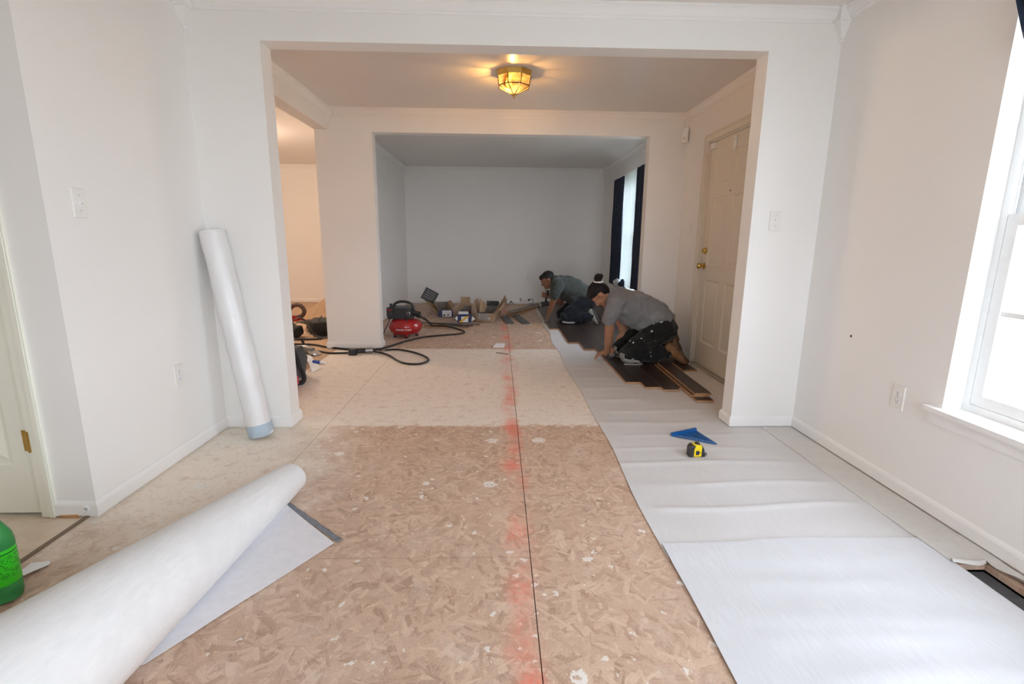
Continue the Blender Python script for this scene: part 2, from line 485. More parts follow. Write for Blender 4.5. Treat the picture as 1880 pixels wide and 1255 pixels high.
    if not living:
        wear = math_(nt, 'MULTIPLY', fleck, smooth_(nt, n2, .28, .5))
        colr = mix(nt, math_(nt, 'MULTIPLY', hall, math_(nt, 'MULTIPLY_ADD', wear, .40, .46)), colr, (.85, .79, .72))
        colr = mix(nt, math_(nt, 'MULTIPLY', left, math_(nt, 'MULTIPLY_ADD', wear, .46, .48)), colr, (.86, .79, .69))
        # joint compound spilt and smeared
        vb = N(nt, 'ShaderNodeTexVoronoi', voronoi_dimensions='2D'); vb.inputs['Scale'].default_value = 3.6
        wd = N(nt, 'ShaderNodeVectorMath', operation='MULTIPLY_ADD'); wd.inputs[1].default_value = (.05, .05, 0)
        nb = N(nt, 'ShaderNodeTexNoise'); nb.inputs['Scale'].default_value = 45; nb.inputs['Detail'].default_value = 4; nt.links.new(P, nb.inputs['Vector'])
        nt.links.new(nb.outputs[1], wd.inputs[0]); nt.links.new(P, wd.inputs[2]); nt.links.new(wd.outputs[0], vb.inputs['Vector'])
        sb = N(nt, 'ShaderNodeSeparateColor'); nt.links.new(vb.outputs['Color'], sb.inputs[0])
        rad = math_(nt, 'MULTIPLY', math_(nt, 'POWER', sb.outputs[0], 5.0), .15)
        blob = math_(nt, 'MULTIPLY', math_(nt, 'LESS_THAN', vb.outputs['Distance'], rad), smooth_(nt, n3, .36, .5))
        colr = mix(nt, math_(nt, 'MULTIPLY', math_(nt, 'MULTIPLY', blob, .85), math_(nt, 'SUBTRACT', 1, hall)), colr, (.82, .79, .74))
        dk = math_(nt, 'MULTIPLY', hall, math_(nt, 'MULTIPLY', smooth_(nt, noise_(nt, P, 95, 2, .5), .36, .27), .8))
        colr = mix(nt, dk, colr, (.30, .20, .14))
        vs2 = N(nt, 'ShaderNodeTexVoronoi', voronoi_dimensions='2D'); vs2.inputs['Scale'].default_value = 22; nt.links.new(wd.outputs[0], vs2.inputs['Vector'])
        s2 = N(nt, 'ShaderNodeSeparateColor'); nt.links.new(vs2.outputs['Color'], s2.inputs[0])
        sp = math_(nt, 'LESS_THAN', vs2.outputs['Distance'], math_(nt, 'MULTIPLY', math_(nt, 'POWER', s2.outputs[1], 12.0), .26))
        colr = mix(nt, math_(nt, 'MULTIPLY', sp, .8), colr, (.80, .77, .72))
        haze = math_(nt, 'MULTIPLY', smooth_(nt, noise_(nt, P, 5.5, 6, .7), .52, .72), .38)
        colr = mix(nt, haze, colr, (.68, .58, .50))
        # line of red marking spray along the seam
        xs = math_(nt, 'ADD', X, math_(nt, 'MULTIPLY', math_(nt, 'SUBTRACT', n2, .5), .10))
        d = math_(nt, 'ABSOLUTE', math_(nt, 'SUBTRACT', xs, math_(nt, 'MULTIPLY_ADD', math_(nt, 'SUBTRACT', noise_(nt, P, 1.7, 2), .5), .18, .092)))
        band = math_(nt, 'SUBTRACT', 1, smooth_(nt, d, .008, .085))
        al = smooth_(nt, noise_(nt, P, 2.6, 3, .6), .42, .68)
        red = math_(nt, 'MULTIPLY', math_(nt, 'MULTIPLY', band, math_(nt, 'MULTIPLY_ADD', al, .78, .10)), math_(nt, 'MULTIPLY_ADD', smooth_(nt, n3, .3, .6), .5, .5))
        colr = mix(nt, red, colr, (.80, .20, .14))
    nt.links.new(colr, b.inputs['Base Color'])
    b.inputs['Roughness'].default_value = .62; b.inputs['Specular IOR Level'].default_value = .3
    bump(nt, b, noise_(nt, P, 70, 4, .65), .3, .003)
    return m
OSB = osb_mat('oriented_strand_board')
OSBL = osb_mat('living_room_subfloor', True)

def plank_mat():
    m, nt, b = new_mat('espresso_plank_top')
    p = pos(nt, 'World')
    mp = N(nt, 'ShaderNodeMapping'); mp.inputs['Scale'].default_value = (60, 3, 20); nt.links.new(p, mp.inputs[0])
    g = noise_(nt, mp.outputs[0], 1, 5, .6, .4)
    oi = N(nt, 'ShaderNodeObjectInfo')
    c = ramp(nt, g, [(.3, (.016, .010, .009)), (.55, (.030, .019, .016)), (.8, (.048, .030, .024))])
    c = mix(nt, math_(nt, 'MULTIPLY', oi.outputs['Random'], .35), c, (.055, .036, .031))
    nt.links.new(c, b.inputs['Base Color']); b.inputs['Roughness'].default_value = .36; b.inputs['Specular IOR Level'].default_value = .5
    bump(nt, b, g, .15, .002)
    return m
PTOP = plank_mat()
PCORE = simple('plank_raw_core', (.50, .27, .13), .7, var=.2, scale=40)

def tile_mat():
    m, nt, b = new_mat('beige_floor_tile')
    p = pos(nt, 'World')
    oi = N(nt, 'ShaderNodeObjectInfo')
    c = ramp(nt, noise_(nt, p, 6, 6, .65, .8), [(.3, (.62, .49, .36)), (.5, (.74, .61, .47)), (.72, (.80, .69, .55))])
    c = mix(nt, math_(nt, 'MULTIPLY', oi.outputs['Random'], .18), c, (.62, .48, .36))
    nt.links.new(c, b.inputs['Base Color']); b.inputs['Roughness'].default_value = .35
    return m
TILE = tile_mat()
GROUT = simple('pale_grout', (.80, .72, .60), .8)

# ------------------------------------------------------------------ structure
XL, XR = -1.705, 1.916           # left and right wall faces
YA, YA2 = 3.003, 3.134           # near partition
YB, YB2 = 5.307, 5.438           # far partition
YC = 9.276                       # back wall face
HC = 2.44
XO = 2.06                        # outer face of the right wall

def holed(bm, u0, u1, v0, v1, holes, P, mi=0):
    """solid slab over a u-v rectangle less rectangular holes; P(u, v, w) maps, w = 0 or 1 is the face"""
    us = sorted({u0, u1, *[h[0] for h in holes], *[h[1] for h in holes]}); us = [u for u in us if u0 <= u <= u1]
    vs_ = sorted({v0, v1, *[h[2] for h in holes], *[h[3] for h in holes]}); vs_ = [v for v in vs_ if v0 <= v <= v1]
    solid = {}
    for i in range(len(us) - 1):
        for j in range(len(vs_) - 1):
            cu, cv = (us[i] + us[i + 1]) / 2, (vs_[j] + vs_[j + 1]) / 2
            solid[i, j] = not any(h[0] < cu < h[1] and h[2] < cv < h[3] for h in holes)
    cache = {}
    def V(i, j, w):
        if (i, j, w) not in cache: cache[i, j, w] = bm.verts.new(P(us[i], vs_[j], w))
        return cache[i, j, w]
    for (i, j), s in solid.items():
        if not s: continue
        for w in (0, 1): bm.faces.new((V(i, j, w), V(i + 1, j, w), V(i + 1, j + 1, w), V(i, j + 1, w))).material_index = mi
        for di, dj, a, b_ in ((-1, 0, (i, j), (i, j + 1)), (1, 0, (i + 1, j), (i + 1, j + 1)), (0, -1, (i, j), (i + 1, j)), (0, 1, (i, j + 1), (i + 1, j + 1))):
            if not solid.get((i + di, j + dj), False):
                bm.faces.new((V(*a, 0), V(*b_, 0), V(*b_, 1), V(*a, 1))).material_index = mi

W1 = (1.07, 1.985, .483, 2.10)   # right window opening y, y, z, z
DR = (3.80, 4.735, 0.0, 2.065)   # front door opening
W0 = (-.39, .30, .483, 2.10)     # its twin nearer the viewer
W3 = (5.52, 6.44, .50, 2.10)     # unseen window added to brighten the back room, hidden behind the partition
W2 = (6.92, 8.03, .50, 2.10)     # back room window
bm = B(); holed(bm, -1.5, YC + .12, -.02, HC, [W1, W0, DR, W3, W2], lambda u, v, w: (XR if w == 0 else XO, u, v)); struct('wall_right', bm, WALL)
bm = B(); holed(bm, XL, XR, -.02, HC, [(-1.303, 1.508, -.02, 2.224)], lambda u, v, w: (u, YA if w == 0 else YA2, v)); struct('wall_near_partition', bm, WALL)
bm = B(); holed(bm, -1.842, XR, -.02, HC, [(-1.272, 1.536, -.02, 2.218)], lambda u, v, w: (u, YB if w == 0 else YB2, v)); struct('wall_far_partition', bm, WALL)
bm = B(); box(bm, -1.84, XL, 1.97, YA2, -.02, HC); struct('wall_left', bm, WALL)
bm = B(); box(bm, -1.84, XL, YA2, YB, 2.235, HC); struct('wall_left_header', bm, WALL)
bm = B(); box(bm, -1.812, -1.682, YB2, YC, -.02, HC); struct('wall_back_room_left', bm, WALL)
bm = B(); box(bm, -5.6, XO, YC, YC + .12, -.02, HC); struct('wall_back', bm, WALL)
KD = (-2.69, -1.925, -.02, 2.045)
bm = B(); holed(bm, -4.3, -1.84, -.02, HC, [KD], lambda u, v, w: (u, 1.97 if w == 0 else 2.10, v)); struct('wall_kitchen', bm, WALL)
bm = B(); box(bm, -5.72, -5.6, 2.10, YC + .12, -.02, HC); struct('wall_living_left', bm, WALL)
bm = B(); box(bm, -5.6, -1.84, 2.101, 2.2, -.02, HC); struct('wall_living_near', bm, WALL)
bm = B(); box(bm, -4.42, -4.3, -1.6, 2.1, -.02, HC); struct('wall_kitchen_left', bm, WALL)
bm = B(); holed(bm, -4.3, XR, -.02, HC, [(-.1, 1.5, .55, 2.15)], lambda u, v, w: (u, -1.5 if w == 0 else -1.62, v)); struct('wall_rear', bm, WALL)
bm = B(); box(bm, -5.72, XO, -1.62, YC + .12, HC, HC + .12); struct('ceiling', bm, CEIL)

# floor: base slab with a register hole, strand-board sheets laid on it with open joints
VENT = (1.712, 1.832, 1.30, 1.605)
floor = struct('floor', (lambda b_: (holed(b_, -5.6, XR + .1, -1.5, YC, [VENT], lambda u, v, w: (u, v, -.022 if w == 0 else -.12)), b_)[1])(B()), CONCRETE)
G = .0016
def sheet(x0, x1, y0, y1, m):
    b_ = B()
    hs = [VENT] if (x0 < VENT[0] and x1 > VENT[1] and y0 < VENT[2] and y1 > VENT[3]) else []
    holed(b_, x0 + G, x1 - G, y0 + G, y1 - G, hs, lambda u, v, w: (u, v, 0 if w == 0 else -.0215))
    obj('strand_board_sheet', b_, m, floor)
cols = [(-1.74, -1.094, [-1.5, .45, 2.89, 5.33, 7.77, YC]), (-1.094, .126, [-1.5, -.77, 1.672, 4.112, 6.552, 8.99, YC]),
        (.126, 1.346, [-1.5, .45, 2.89, 5.33, 7.77, YC]), (1.346, XR + .1, [-1.5, -.2, 2.24, 4.68, 7.12, YC])]
for x0, x1, ys in cols:
    for a, b_ in zip(ys, ys[1:]): sheet(x0, x1, a, b_, OSB)
for x0, x1 in ((-5.6, -4.2), (-4.2, -2.96), (-2.96, -1.74)):
    for a, b_ in zip([2.2, 4.64, 7.08, YC], [4.64, 7.08, YC, YC + 1][:3]): sheet(x0, x1, a, b_, OSBL)
# kitchen tiles
ktile = struct('floor_kitchen', (lambda b_: (box(b_, -4.3, -1.752, -1.5, 2.09, -.021, .002), b_)[1])(B()), GROUT)
S = .43
ybase = 1.648
for i in range(6):
    for j in range(8):
        x1 = -1.757 - i * S; x0 = x1 - S + .004
        y1 = ybase + .245 - (j - 0) * .245; y0 = y1 - .241
        if j == 0: y1 = 1.968; y0 = ybase + .003 + .245 - .245
        y0, y1 = (ybase + .002, 1.893) if j == 0 else (ybase - j * .305 + .002, ybase - (j - 1) * .305 - .002)
        if y0 < -1.45: continue
        b_ = B(); box(b_, max(x0, -4.29), x1, y0, y1, .0018, .0030); obj('tile', b_, TILE, ktile)
for i in range(6):
    x1 = -1.757 - i * S
    b_ = B(); box(b_, max(x1 - S + .004, -4.29), x1, 1.897, 1.968, .0018, .0030); obj('tile', b_, TILE, ktile)
bm = B(); box(bm, -1.752, -1.738, -1.2, 1.965, -.02, .0085); struct('trim_1', bm, simple('worn_edge_strip', (.22, .16, .11), .6))

# duct under the register hole
bm = B()
x0, x1, y0, y1 = VENT
for q in ((x0 - .004, x0, y0 - .004, y1 + .004), (x1, x1 + .004, y0 - .004, y1 + .004), (x0, x1, y0 - .004, y0), (x0, x1, y1, y1 + .004)):
    box(bm, *q, -.03, -.0225)
box(bm, x0 - .004, x1 + .004, y0 - .004, y1 + .004, -.036, -.03)
o = obj('floor_duct', bm, DARKDUCT); tag(o, 'dark metal air duct mouth sunk in the floor beside the right wall', 'duct')

# mouldings -----------------------------------------------------------------
def run(bm, prof, a, b_, inward, z0=0, m0=0, m1=0):
    """sweep a (depth, height) profile along a wall from a to b (xy); inward = unit vector away from the wall; m0, m1 mitre the ends (+1 outside, -1 inside corner)"""
    d_ = Vector((b_[0] - a[0], b_[1] - a[1], 0)); u_ = d_.normalized()
    A = [bm.verts.new(Vector((a[0] + inward[0] * d, a[1] + inward[1] * d, z0 + z)) - u_ * (d * m0)) for d, z in prof]
    E = [bm.verts.new(Vector((b_[0] + inward[0] * d, b_[1] + inward[1] * d, z0 + z)) + u_ * (d * m1)) for d, z in prof]
    n = len(prof)
    bm.faces.new(A); bm.faces.new(E[::-1])
    for i in range(n): bm.faces.new((A[i], E[i], E[(i + 1) % n], A[(i + 1) % n]))
BP = [(0, .012), (.0125, .012), (.0125, .058), (.0105, .061), (.0105, .064), (.006, .072), (.003, .076), (0, .076)]
CP = [(0, -.072), (.008, -.072), (.010, -.060), (.016, -.056), (.016, -.050), (.026, -.034), (.036, -.022), (.036, -.016), (.044, -.012), (.044, 0), (0, 0)]
def base(name, segs):
    bm = B()
    for a, b_, inw, m0, m1 in segs: run(bm, BP, a, b_, inw, 0, m0, m1)
    struct(name, bm, TRIM)
base('baseboard_left', [((XL, 1.97), (XL, YA), (1, 0), 1, -1), ((-1.868, 1.97), (XL, 1.97), (0, -1), 0, 1)])
base('baseboard_near', [((XL, YA), (-1.303, YA), (0, -1), -1, 1), ((-1.303, YA), (-1.303, YA2), (1, 0), 1, 1), ((1.508, YA), (XR, YA), (0, -1), 1, -1), ((1.508, YA), (1.508, YA2), (-1, 0), 1, 1),
                      ((XL, YA2), (-1.303, YA2), (0, 1), 0, 1), ((1.508, YA2), (XR, YA2), (0, 1), 1, -1)])
base('baseboard_right', [((XR, -1.5), (XR, YA), (-1, 0), 0, -1), ((XR, YA2), (XR, 3.735), (-1, 0), -1, 0), ((XR, 4.80), (XR, YB), (-1, 0), 0, -1), ((XR, YB2), (XR, YC), (-1, 0), -1, -1)])
base('baseboard_far', [((-1.842, YB), (-1.272, YB), (0, -1), 1, 1), ((-1.272, YB), (-1.272, YB2), (1, 0), 1, 1), ((1.536, YB), (XR, YB), (0, -1), 1, -1), ((1.536, YB), (1.536, YB2), (-1, 0), 1, 1), ((-1.842, YB), (-1.842, YB2), (-1, 0), 1, 0)])
base('baseboard_back', [((-1.682, YC), (XR, YC), (0, -1), -1, -1), ((-1.682, YB2), (-1.682, YC), (1, 0), 0, -1), ((-5.6, YC), (-1.812, YC), (0, -1), 0, -1), ((-1.812, YB2), (-1.812, YC), (-1, 0), 0, -1)])
def crown(name, segs, blocks):
    bm = B()
    for a, b_, inw in segs: run(bm, CP, a, b_, inw, HC - .0002)
    r = struct(name, bm, TRIM)
    for x, y, sx, sy in blocks:      # square corner block with a tapered drop
        b2 = B(); s = .062
        X = lambda d: x + sx * d; Y = lambda d: y + sy * d
        def bx(w, z0, z1): box(b2, min(x, X(w)), max(x, X(w)), min(y, Y(w)), max(y, Y(w)), z0, z1)
        bx(s, 2.372, HC); bx(s + .006, 2.364, 2.372); bx(s + .004, 2.43, 2.4399)
        q = [(s - .004, 2.364), (.040, 2.335), (.016, 2.292), (.012, 2.284)]
        for (w0, za), (w1, zb) in zip(q, q[1:]):
            vs_ = [b2.verts.new(p) for p in ((x, y, za), (X(w0), y, za), (X(w0), Y(w0), za), (x, Y(w0), za), (x, y, zb), (X(w1), y, zb), (X(w1), Y(w1), zb), (x, Y(w1), zb))]
            for f in ((0, 1, 2, 3), (4, 5, 6, 7), (0, 1, 5, 4), (1, 2, 6, 5), (2, 3, 7, 6), (3, 0, 4, 7)): b2.faces.new([vs_[i] for i in f])
        ball(b2, (X(.010), Y(.010), 2.281), .011, u=10, v=6)
        obj('corner_block', b2, TRIM, r)
crown('trim_2', [((XL, YA), (XR, YA), (0, -1)), ((XL, 1.97), (XL, YA), (1, 0)), ((XR, -1.5), (XR, YA), (-1, 0))], [(XL, YA, 1, -1), (XR, YA, -1, -1)])
crown('trim_3', [((XL, YB), (XR, YB), (0, -1)), ((XL, YA2), (XL, YB), (1, 0)), ((XR, YA2), (XR, YB), (-1, 0)), ((XL, YA2), (XR, YA2), (0, 1))], [(XL, YB, 1, -1), (XR, YB, -1, -1)])
crown('trim_4', [((-1.682, YC), (XR, YC), (0, -1)), ((-1.682, YB2), (-1.682, YC), (1, 0)), ((XR, YB2), (XR, YC), (-1, 0)), ((-5.6, YC), (-1.812, YC), (0, -1))], [(-1.682, YC, 1, -1), (XR, YC, -1, -1)])

# doors ---------------------------------------------------------------------
def panelled(bm, u0, u1, v0, v1, panels, P, thick):
    """door leaf: front face with raised panels in sunk surrounds; P(u, v, d) with d depth into the leaf"""
    us = sorted({u0, u1, *[p[0] for p in panels], *[p[1] for p in panels]}); vs_ = sorted({v0, v1, *[p[2] for p in panels], *[p[3] for p in panels]})
    for a, b_ in zip(us, us[1:]):
        for c, d in zip(vs_, vs_[1:]):
            cu, cv = (a + b_) / 2, (c + d) / 2
            if any(p[0] < cu < p[1] and p[2] < cv < p[3] for p in panels): continue
            bm.faces.new([bm.verts.new(P(*q, 0)) for q in ((a, c), (b_, c), (b_, d), (a, d))])
    for a, b_, c, d in panels:
        rings = [[bm.verts.new(P(*q, dep)) for q in ((a + i, c + i), (b_ - i, c + i), (b_ - i, d - i), (a + i, d - i))] for i, dep in ((0, 0), (.010, .009), (.024, .010), (.048, .002))]
        for r0, r1 in zip(rings, rings[1:]):
            for k in range(4): bm.faces.new((r0[k], r0[(k + 1) % 4], r1[(k + 1) % 4], r1[k]))
        bm.faces.new(rings[-1])
    f = [bm.verts.new(P(*q, 0)) for q in ((u0, v0), (u1, v0), (u1, v1), (u0, v1))]; k_ = [bm.verts.new(P(*q, thick)) for q in ((u0, v0), (u1, v0), (u1, v1), (u0, v1))]
    for k in range(4): bm.faces.new((f[k], f[(k + 1) % 4], k_[(k + 1) % 4], k_[k]))
    bm.faces.new(k_)
    bmesh.ops.remove_doubles(bm, verts=bm.verts, dist=1e-5)

d1 = struct_root('door_1')
bm = B()
pan = []
for a, b_ in ((3.915, 4.21), (4.315, 4.61)):
    pan += [(a, b_, .24, .83), (a, b_, .965, 1.565), (a, b_, 1.69, 1.925)]
panelled(bm, 3.815, 4.715, .022, 2.052, pan, lambda u, v, d: (XR + .022 + d, u, v), .045)
leaf = obj('door_leaf', bm, DOORP, d1)
bm = B(); ball(bm, (XR + .021, 4.262, 1.60), .006, u=10, v=6); obj('peephole', bm, SLOT, leaf)
bm = B()
for y0, y1, z0, z1 in ((4.735, 4.80, .012, 2.065), (3.735, 3.80, .012, 2.065), (3.735, 4.80, 2.065, 2.13)):
    box(bm, XR - .016, XR - .0002, y0, y1, z0, z1)
    if y1 - y0 < .1: box(bm, XR - .021, XR - .015, (y0 if y0 < 4 else y1 - .018), (y0 + .018 if y0 < 4 else y1), z0, 2.13)
    else: box(bm, XR - .021, XR - .015, y0 + .018, y1 - .018, z1 - .018, z1)
obj('door_casing', bm, DOORP, d1, bevel=.003)
bm = B(); box(bm, XR + .001, XR + .085, 4.716, 4.735, .012, 2.065); box(bm, XR + .001, XR + .085, 3.80, 3.814, .012, 2.065); box(bm, XR + .001, XR + .085, 3.80, 4.735, 2.053, 2.065)
obj('door_jamb', bm, DOORP, d1)
bm = B(); box(bm, XR - .02, XO, 3.80, 4.735, 0.0005, .018); obj('threshold', bm, simple('aluminium_threshold', (.5, .47, .42), .4, .6), d1, bevel=.004)
bm = B()
Rx = Matrix.Rotation(-PI / 2, 4, 'Y')
lathe(bm, [(.032, 0), (.032, .006), (.014, .010), (.012, .030), (.022, .038), (.028, .050), (.024, .062), (.010, .067), (0, .068)], Matrix.Translation((XR + .0215, 4.668, .955)) @ Rx, 20); obj('door_knob', bm, BRASS, d1, smooth=True)
bm = B(); lathe(bm, [(.029, 0), (.029, .010), (.022, .016), (0, .016)], Matrix.Translation((XR + .0215, 4.655, 1.095)) @ Rx, 20); box(bm, XR - .014, XR + .010, 4.647, 4.663, 1.078, 1.112); obj('deadbolt', bm, BRASS, d1, smooth=True)
# outside backing of the door recess
bm = B(); box(bm, XR + .068, XO, 3.79, 4.745, .018, 2.08); obj('door_backing', bm, DOORP, d1)

d2 = struct_root('door_2')
bm = B()
pan = []
for a, b_ in ((-2.60, -2.36), (-2.255, -2.015)):
    pan += [(a, b_, .235, .80), (a, b_, .93, 1.55), (a, b_, 1.67, 1.92)]
panelled(bm, -2.685, -1.93, .02, 2.04, pan, lambda u, v, d: (u, 1.972 + d, v), .035); obj('door_leaf', bm, KDOORP, d2)
bm = B()
for x0, x1, z0, z1 in ((-1.925, -1.868, .007, 2.10), (-2.75, -2.69, .007, 2.10), (-2.75, -1.868, 2.045, 2.10)):
    box(bm, x0, x1, 1.957, 1.9699, z0, z1)
    if x1 - x0 < .1: box(bm, x1 - .02 if x0 > -2 else x0, x1 if x0 > -2 else x0 + .02, 1.950, 1.958, z0, z1)
box(bm, -1.93, -1.921, 1.9701, 2.07, .02, 2.045)
obj('door_casing', bm, KDOORP, d2, bevel=.003)
for zc in (.345, 1.80):
    bm = B(); box(bm, -1.956, -1.930, 1.9695, 1.9722, zc - .045, zc + .045)
    box(bm, -1.924, -1.916, 1.9545, 1.9572, zc - .045, zc + .045)
    for k in range(5): tube(bm, [(-1.9275, 1.963, zc - .045 + k * .018), (-1.9275, 1.963, zc - .0285 + k * .018)], .007, 10)
    tube(bm, [(-1.9275, 1.963, zc - .05), (-1.9275, 1.963, zc + .05)], .0045, 8)
    obj('hinge', bm, BRASS, d2, smooth=True)
bm = B(); tube(bm, [(-1.855, 1.966, .008), (-1.777, 1.962, .008)], .011, 10); o = obj('wood_dowel', bm, ASPH); tag(o, 'short piece of reddish wood tucked under the baseboard by the cream door', 'wood piece')

# right window --------------------------------------------------------------
FX = 2.002                                          # inner face of the vinyl frame
def sash(parent, X0, ya, yb, za, zb, name, mun=True):
    bm = B(); s = .045
    for a in ((ya, ya + s, za, zb), (yb - s, yb, za, zb), (ya + s, yb - s, za, za + s), (ya + s, yb - s, zb - s, zb)): box(bm, X0, X0 + .026, *a)
    r = obj(name, bm, VINYL, parent, bevel=.003)
    if mun:
        zm = (za + zb) / 2; ym = (ya + yb) / 2
        b2 = B(); box(b2, X0 + .006, X0 + .018, ya + s, yb - s, zm - .010, zm + .010); obj('muntin', b2, VINYL, r)
        for k in (1, 2):
            yk = ya + (yb - ya) * k / 3
            b2 = B(); box(b2, X0 + .006, X0 + .018, yk - .009, yk + .009, za + s, zb - s); obj('muntin', b2, VINYL, r)
    b2 = B(); box(b2, X0 + .019, X0 + .0215, ya + s - .004, yb - s + .004, za + s - .004, zb - s + .004); obj('pane', b2, GLASS, r)
    return r
def window_near(name, W):
    w1 = struct_root(name)
    y0, y1, z0, z1 = W
    bm = B(); box(bm, XR - .038, FX, y0 - .06, y1 + .06, z0 - .022, z0 - .0008)
    obj('window_sill', bm, TRIM, w1, bevel=.005)
    bm = B(); box(bm, XR - .012, XR - .0005, y0 - .05, y1 + .05, z0 - .075, z0 - .023); obj('sill_apron', bm, TRIM, w1, bevel=.003)
    bm = B()
    for a in ((y0 + .0005, y0 + .028, z0, z1), (y1 - .028, y1 - .0005, z0, z1), (y0 + .028, y1 - .028, z0, z0 + .03), (y0 + .028, y1 - .028, z1 - .03, z1 - .0005)): box(bm, FX, FX + .058, *a)
    for yy in (y0 + .0281, y1 - .0341): box(bm, FX + .018, FX + .024, yy, yy + .006, z0 + .03, z1 - .03)
    obj('window_frame', bm, VINYL, w1, bevel=.002)
    sash(w1, FX + .002, y0 + .03, y1 - .03, z0 + .032, 1.295, 'lower_sash')
    sash(w1, FX + .031, y0 + .03, y1 - .03, 1.255, z1 - .032, 'upper_sash')
window_near('window_1', W1)
window_near('window_2', W0)
window_near('added_window', W3)  # added out of view to bring more daylight into the back room

w2 = struct_root('window_4')
y0, y1, z0, z1 = W2
bm = B(); box(bm, XR - .035, FX, y0 - .05, y1 + .05, z0 - .022, z0 - .0008); obj('window_sill', bm, TRIM, w2, bevel=.004)
bm = B()
for a in ((y0 + .0005, y0 + .03, z0, z1), (y1 - .03, y1 - .0005, z0, z1), (y0 + .028, y1 - .028, z0, z0 + .03), (y0 + .028, y1 - .028, z1 - .03, z1 - .0005)): box(bm, FX, FX + .058, *a)
obj('window_frame', bm, VINYL, w2)
sash(w2, FX + .002, y0 + .03, y1 - .03, z0 + .032, 1.27, 'lower_sash')
sash(w2, FX + .031, y0 + .03, y1 - .03, 1.23, z1 - .032, 'upper_sash')

# outdoors: lawn and the porch post seen through the right window
bm = B(); box(bm, -30, 60, -30, 40, -.75, -.6); o = struct('ground', bm, GRASS)
bm = B(); box(bm, 3.1, 3.3, 1.95, 2.15, -.6, 2.9); box(bm, 3.06, 3.34, 1.91, 2.19, -.6, -.42); box(bm, 3.08, 3.32, 1.93, 2.17, 2.72, 2.9)
o = obj('porch_post', bm, TRIM); tag(o, 'white square porch post outside the right window', 'post')

# ------------------------------------------------------------------ foam underlay
def ridge(x, y, yc, w, h, xa, xb, slope=0):
    t = min(1, max(0, (x - xa) / .12)) * min(1, max(0, (xb - x) / .2))
    t = t * t * (3 - 2 * t)
    return .62 * h * t * math.exp(-((y - yc - slope * (x - 1.0) - .010 * math.sin(7 * x + yc * 5)) / w) ** 2)
RID = [(2.005, .016, .012, .66, 1.75, .05), (2.015, .06, .004, .6, 1.8, .05), (2.225, .016, .010, .9, 1.72, .03), (2.23, .05, .005, .6, 1.8, .03), (2.47, .022, .010, .6, 1.7, .02), (2.66, .02, .006, .6, 1.6, .02),
       (2.85, .02, .005, .7, 1.7, .05), (3.06, .04, .008, .6, 1.5, .03), (3.3, .03, .006, .7, 1.6, .03), (3.55, .045, .009, .6, 1.5, .02), (3.85, .04, .007, .6, 1.3, .02), (4.15, .05, .008, .6, 1.1, .02), (4.5, .04, .006, .6, 1.1, 0)]
def edge_x(y): return .652 + .010 * math.sin(2.1 * y + 1.2) + .006 * math.sin(5.3 * y) - (.02 if 5.3 < y < 6.2 else 0) * math.sin((y - 5.3) / .9 * PI)
def sheet_mesh(bm, xa, xb, y0, y1, nx, ny, zf, hole=None):
    g = {}
    for j in range(ny + 1):
        y = y0 + (y1 - y0) * j / ny
        for i in range(nx + 1):
            a = xa(y) if callable(xa) else xa
            x = a + (xb - a) * i / nx
            g[i, j] = bm.verts.new((x, y, zf(x, y)))
    for j in range(ny):
        for i in range(nx):
            c = (g[i, j].co + g[i + 1, j + 1].co) / 2
            if hole and hole(c.x, c.y): continue
            bm.faces.new((g[i, j], g[i + 1, j], g[i + 1, j + 1], g[i, j + 1]))
def solidify(bm, t):
    bm.normal_update()
    r = bmesh.ops.solidify(bm, geom=list(bm.faces), thickness=t)
def zrear(x, y):
    z = .0042 + sum(ridge(x, y, *r) for r in RID)
    flat = min(1, max(0, (x - 1.02) / .1)) if y > 3.3 else 0
    if y > 3.42 and x > 1.0: z = .0042 + (z - .0042) * (1 - flat)
    if y > 5.1: z = .0042 + (z - .0042) * .3
    z += .0012 * noise.noise(Vector((x * 9, y * 5, 0)))
    return max(z, .0032)
bm = B(); sheet_mesh(bm, edge_x, 1.722, 1.66, 9.0, 46, 520, zrear); solidify(bm, .002)
o = obj('foam_underlay', bm, FOAM, smooth=True); tag(o, 'long sheet of white foam underlay running from the front room under the dark planks', 'underlay')
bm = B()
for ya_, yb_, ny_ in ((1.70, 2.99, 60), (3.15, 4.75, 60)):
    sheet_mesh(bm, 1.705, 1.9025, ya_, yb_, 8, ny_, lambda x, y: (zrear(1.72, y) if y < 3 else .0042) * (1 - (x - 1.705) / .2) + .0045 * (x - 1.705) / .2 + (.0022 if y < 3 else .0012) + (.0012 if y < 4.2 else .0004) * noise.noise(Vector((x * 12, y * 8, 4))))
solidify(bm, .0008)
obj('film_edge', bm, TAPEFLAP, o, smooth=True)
def zfront(x, y):
    z = .0085
    ov = min(1, max(0, (y - 1.60) / .06))
    z += .004 * ov
    for yc, w, h, xa, xb, s in ((1.50, .022, .007, .8, 1.5, .02), (1.33, .05, .007, .75, 1.7, -.02), (1.255, .018, .006, .7, 1.5, -.02), (1.62, .03, .005, .9, 1.6, .03), (1.12, .03, .006, .8, 1.7, .02)): z += ridge(x, y, yc, w, h, xa, xb, s)
    z += .0022 * noise.noise(Vector((x * 5, y * 3.1, 3))) + .0010 * noise.noise(Vector((x * 17, y * 12, 1)))
    if x > 1.66: z -= .0
    return max(z, .0045 + .006 * ov)
def front_top(x): return 1.741 + .012 * (x - .65) + (.012 if x > 1.02 else 0) + .006 * math.sin(6 * x)
bm = B()
def grid(nx, ny, P):
    g = [[bm.verts.new(P(i / nx, j / ny)) for i in range(nx + 1)] for j in range(ny + 1)]
    for a, b_ in zip(g, g[1:]):
        for i in range(nx): bm.faces.new((a[i], a[i + 1], b_[i + 1], b_[i]))
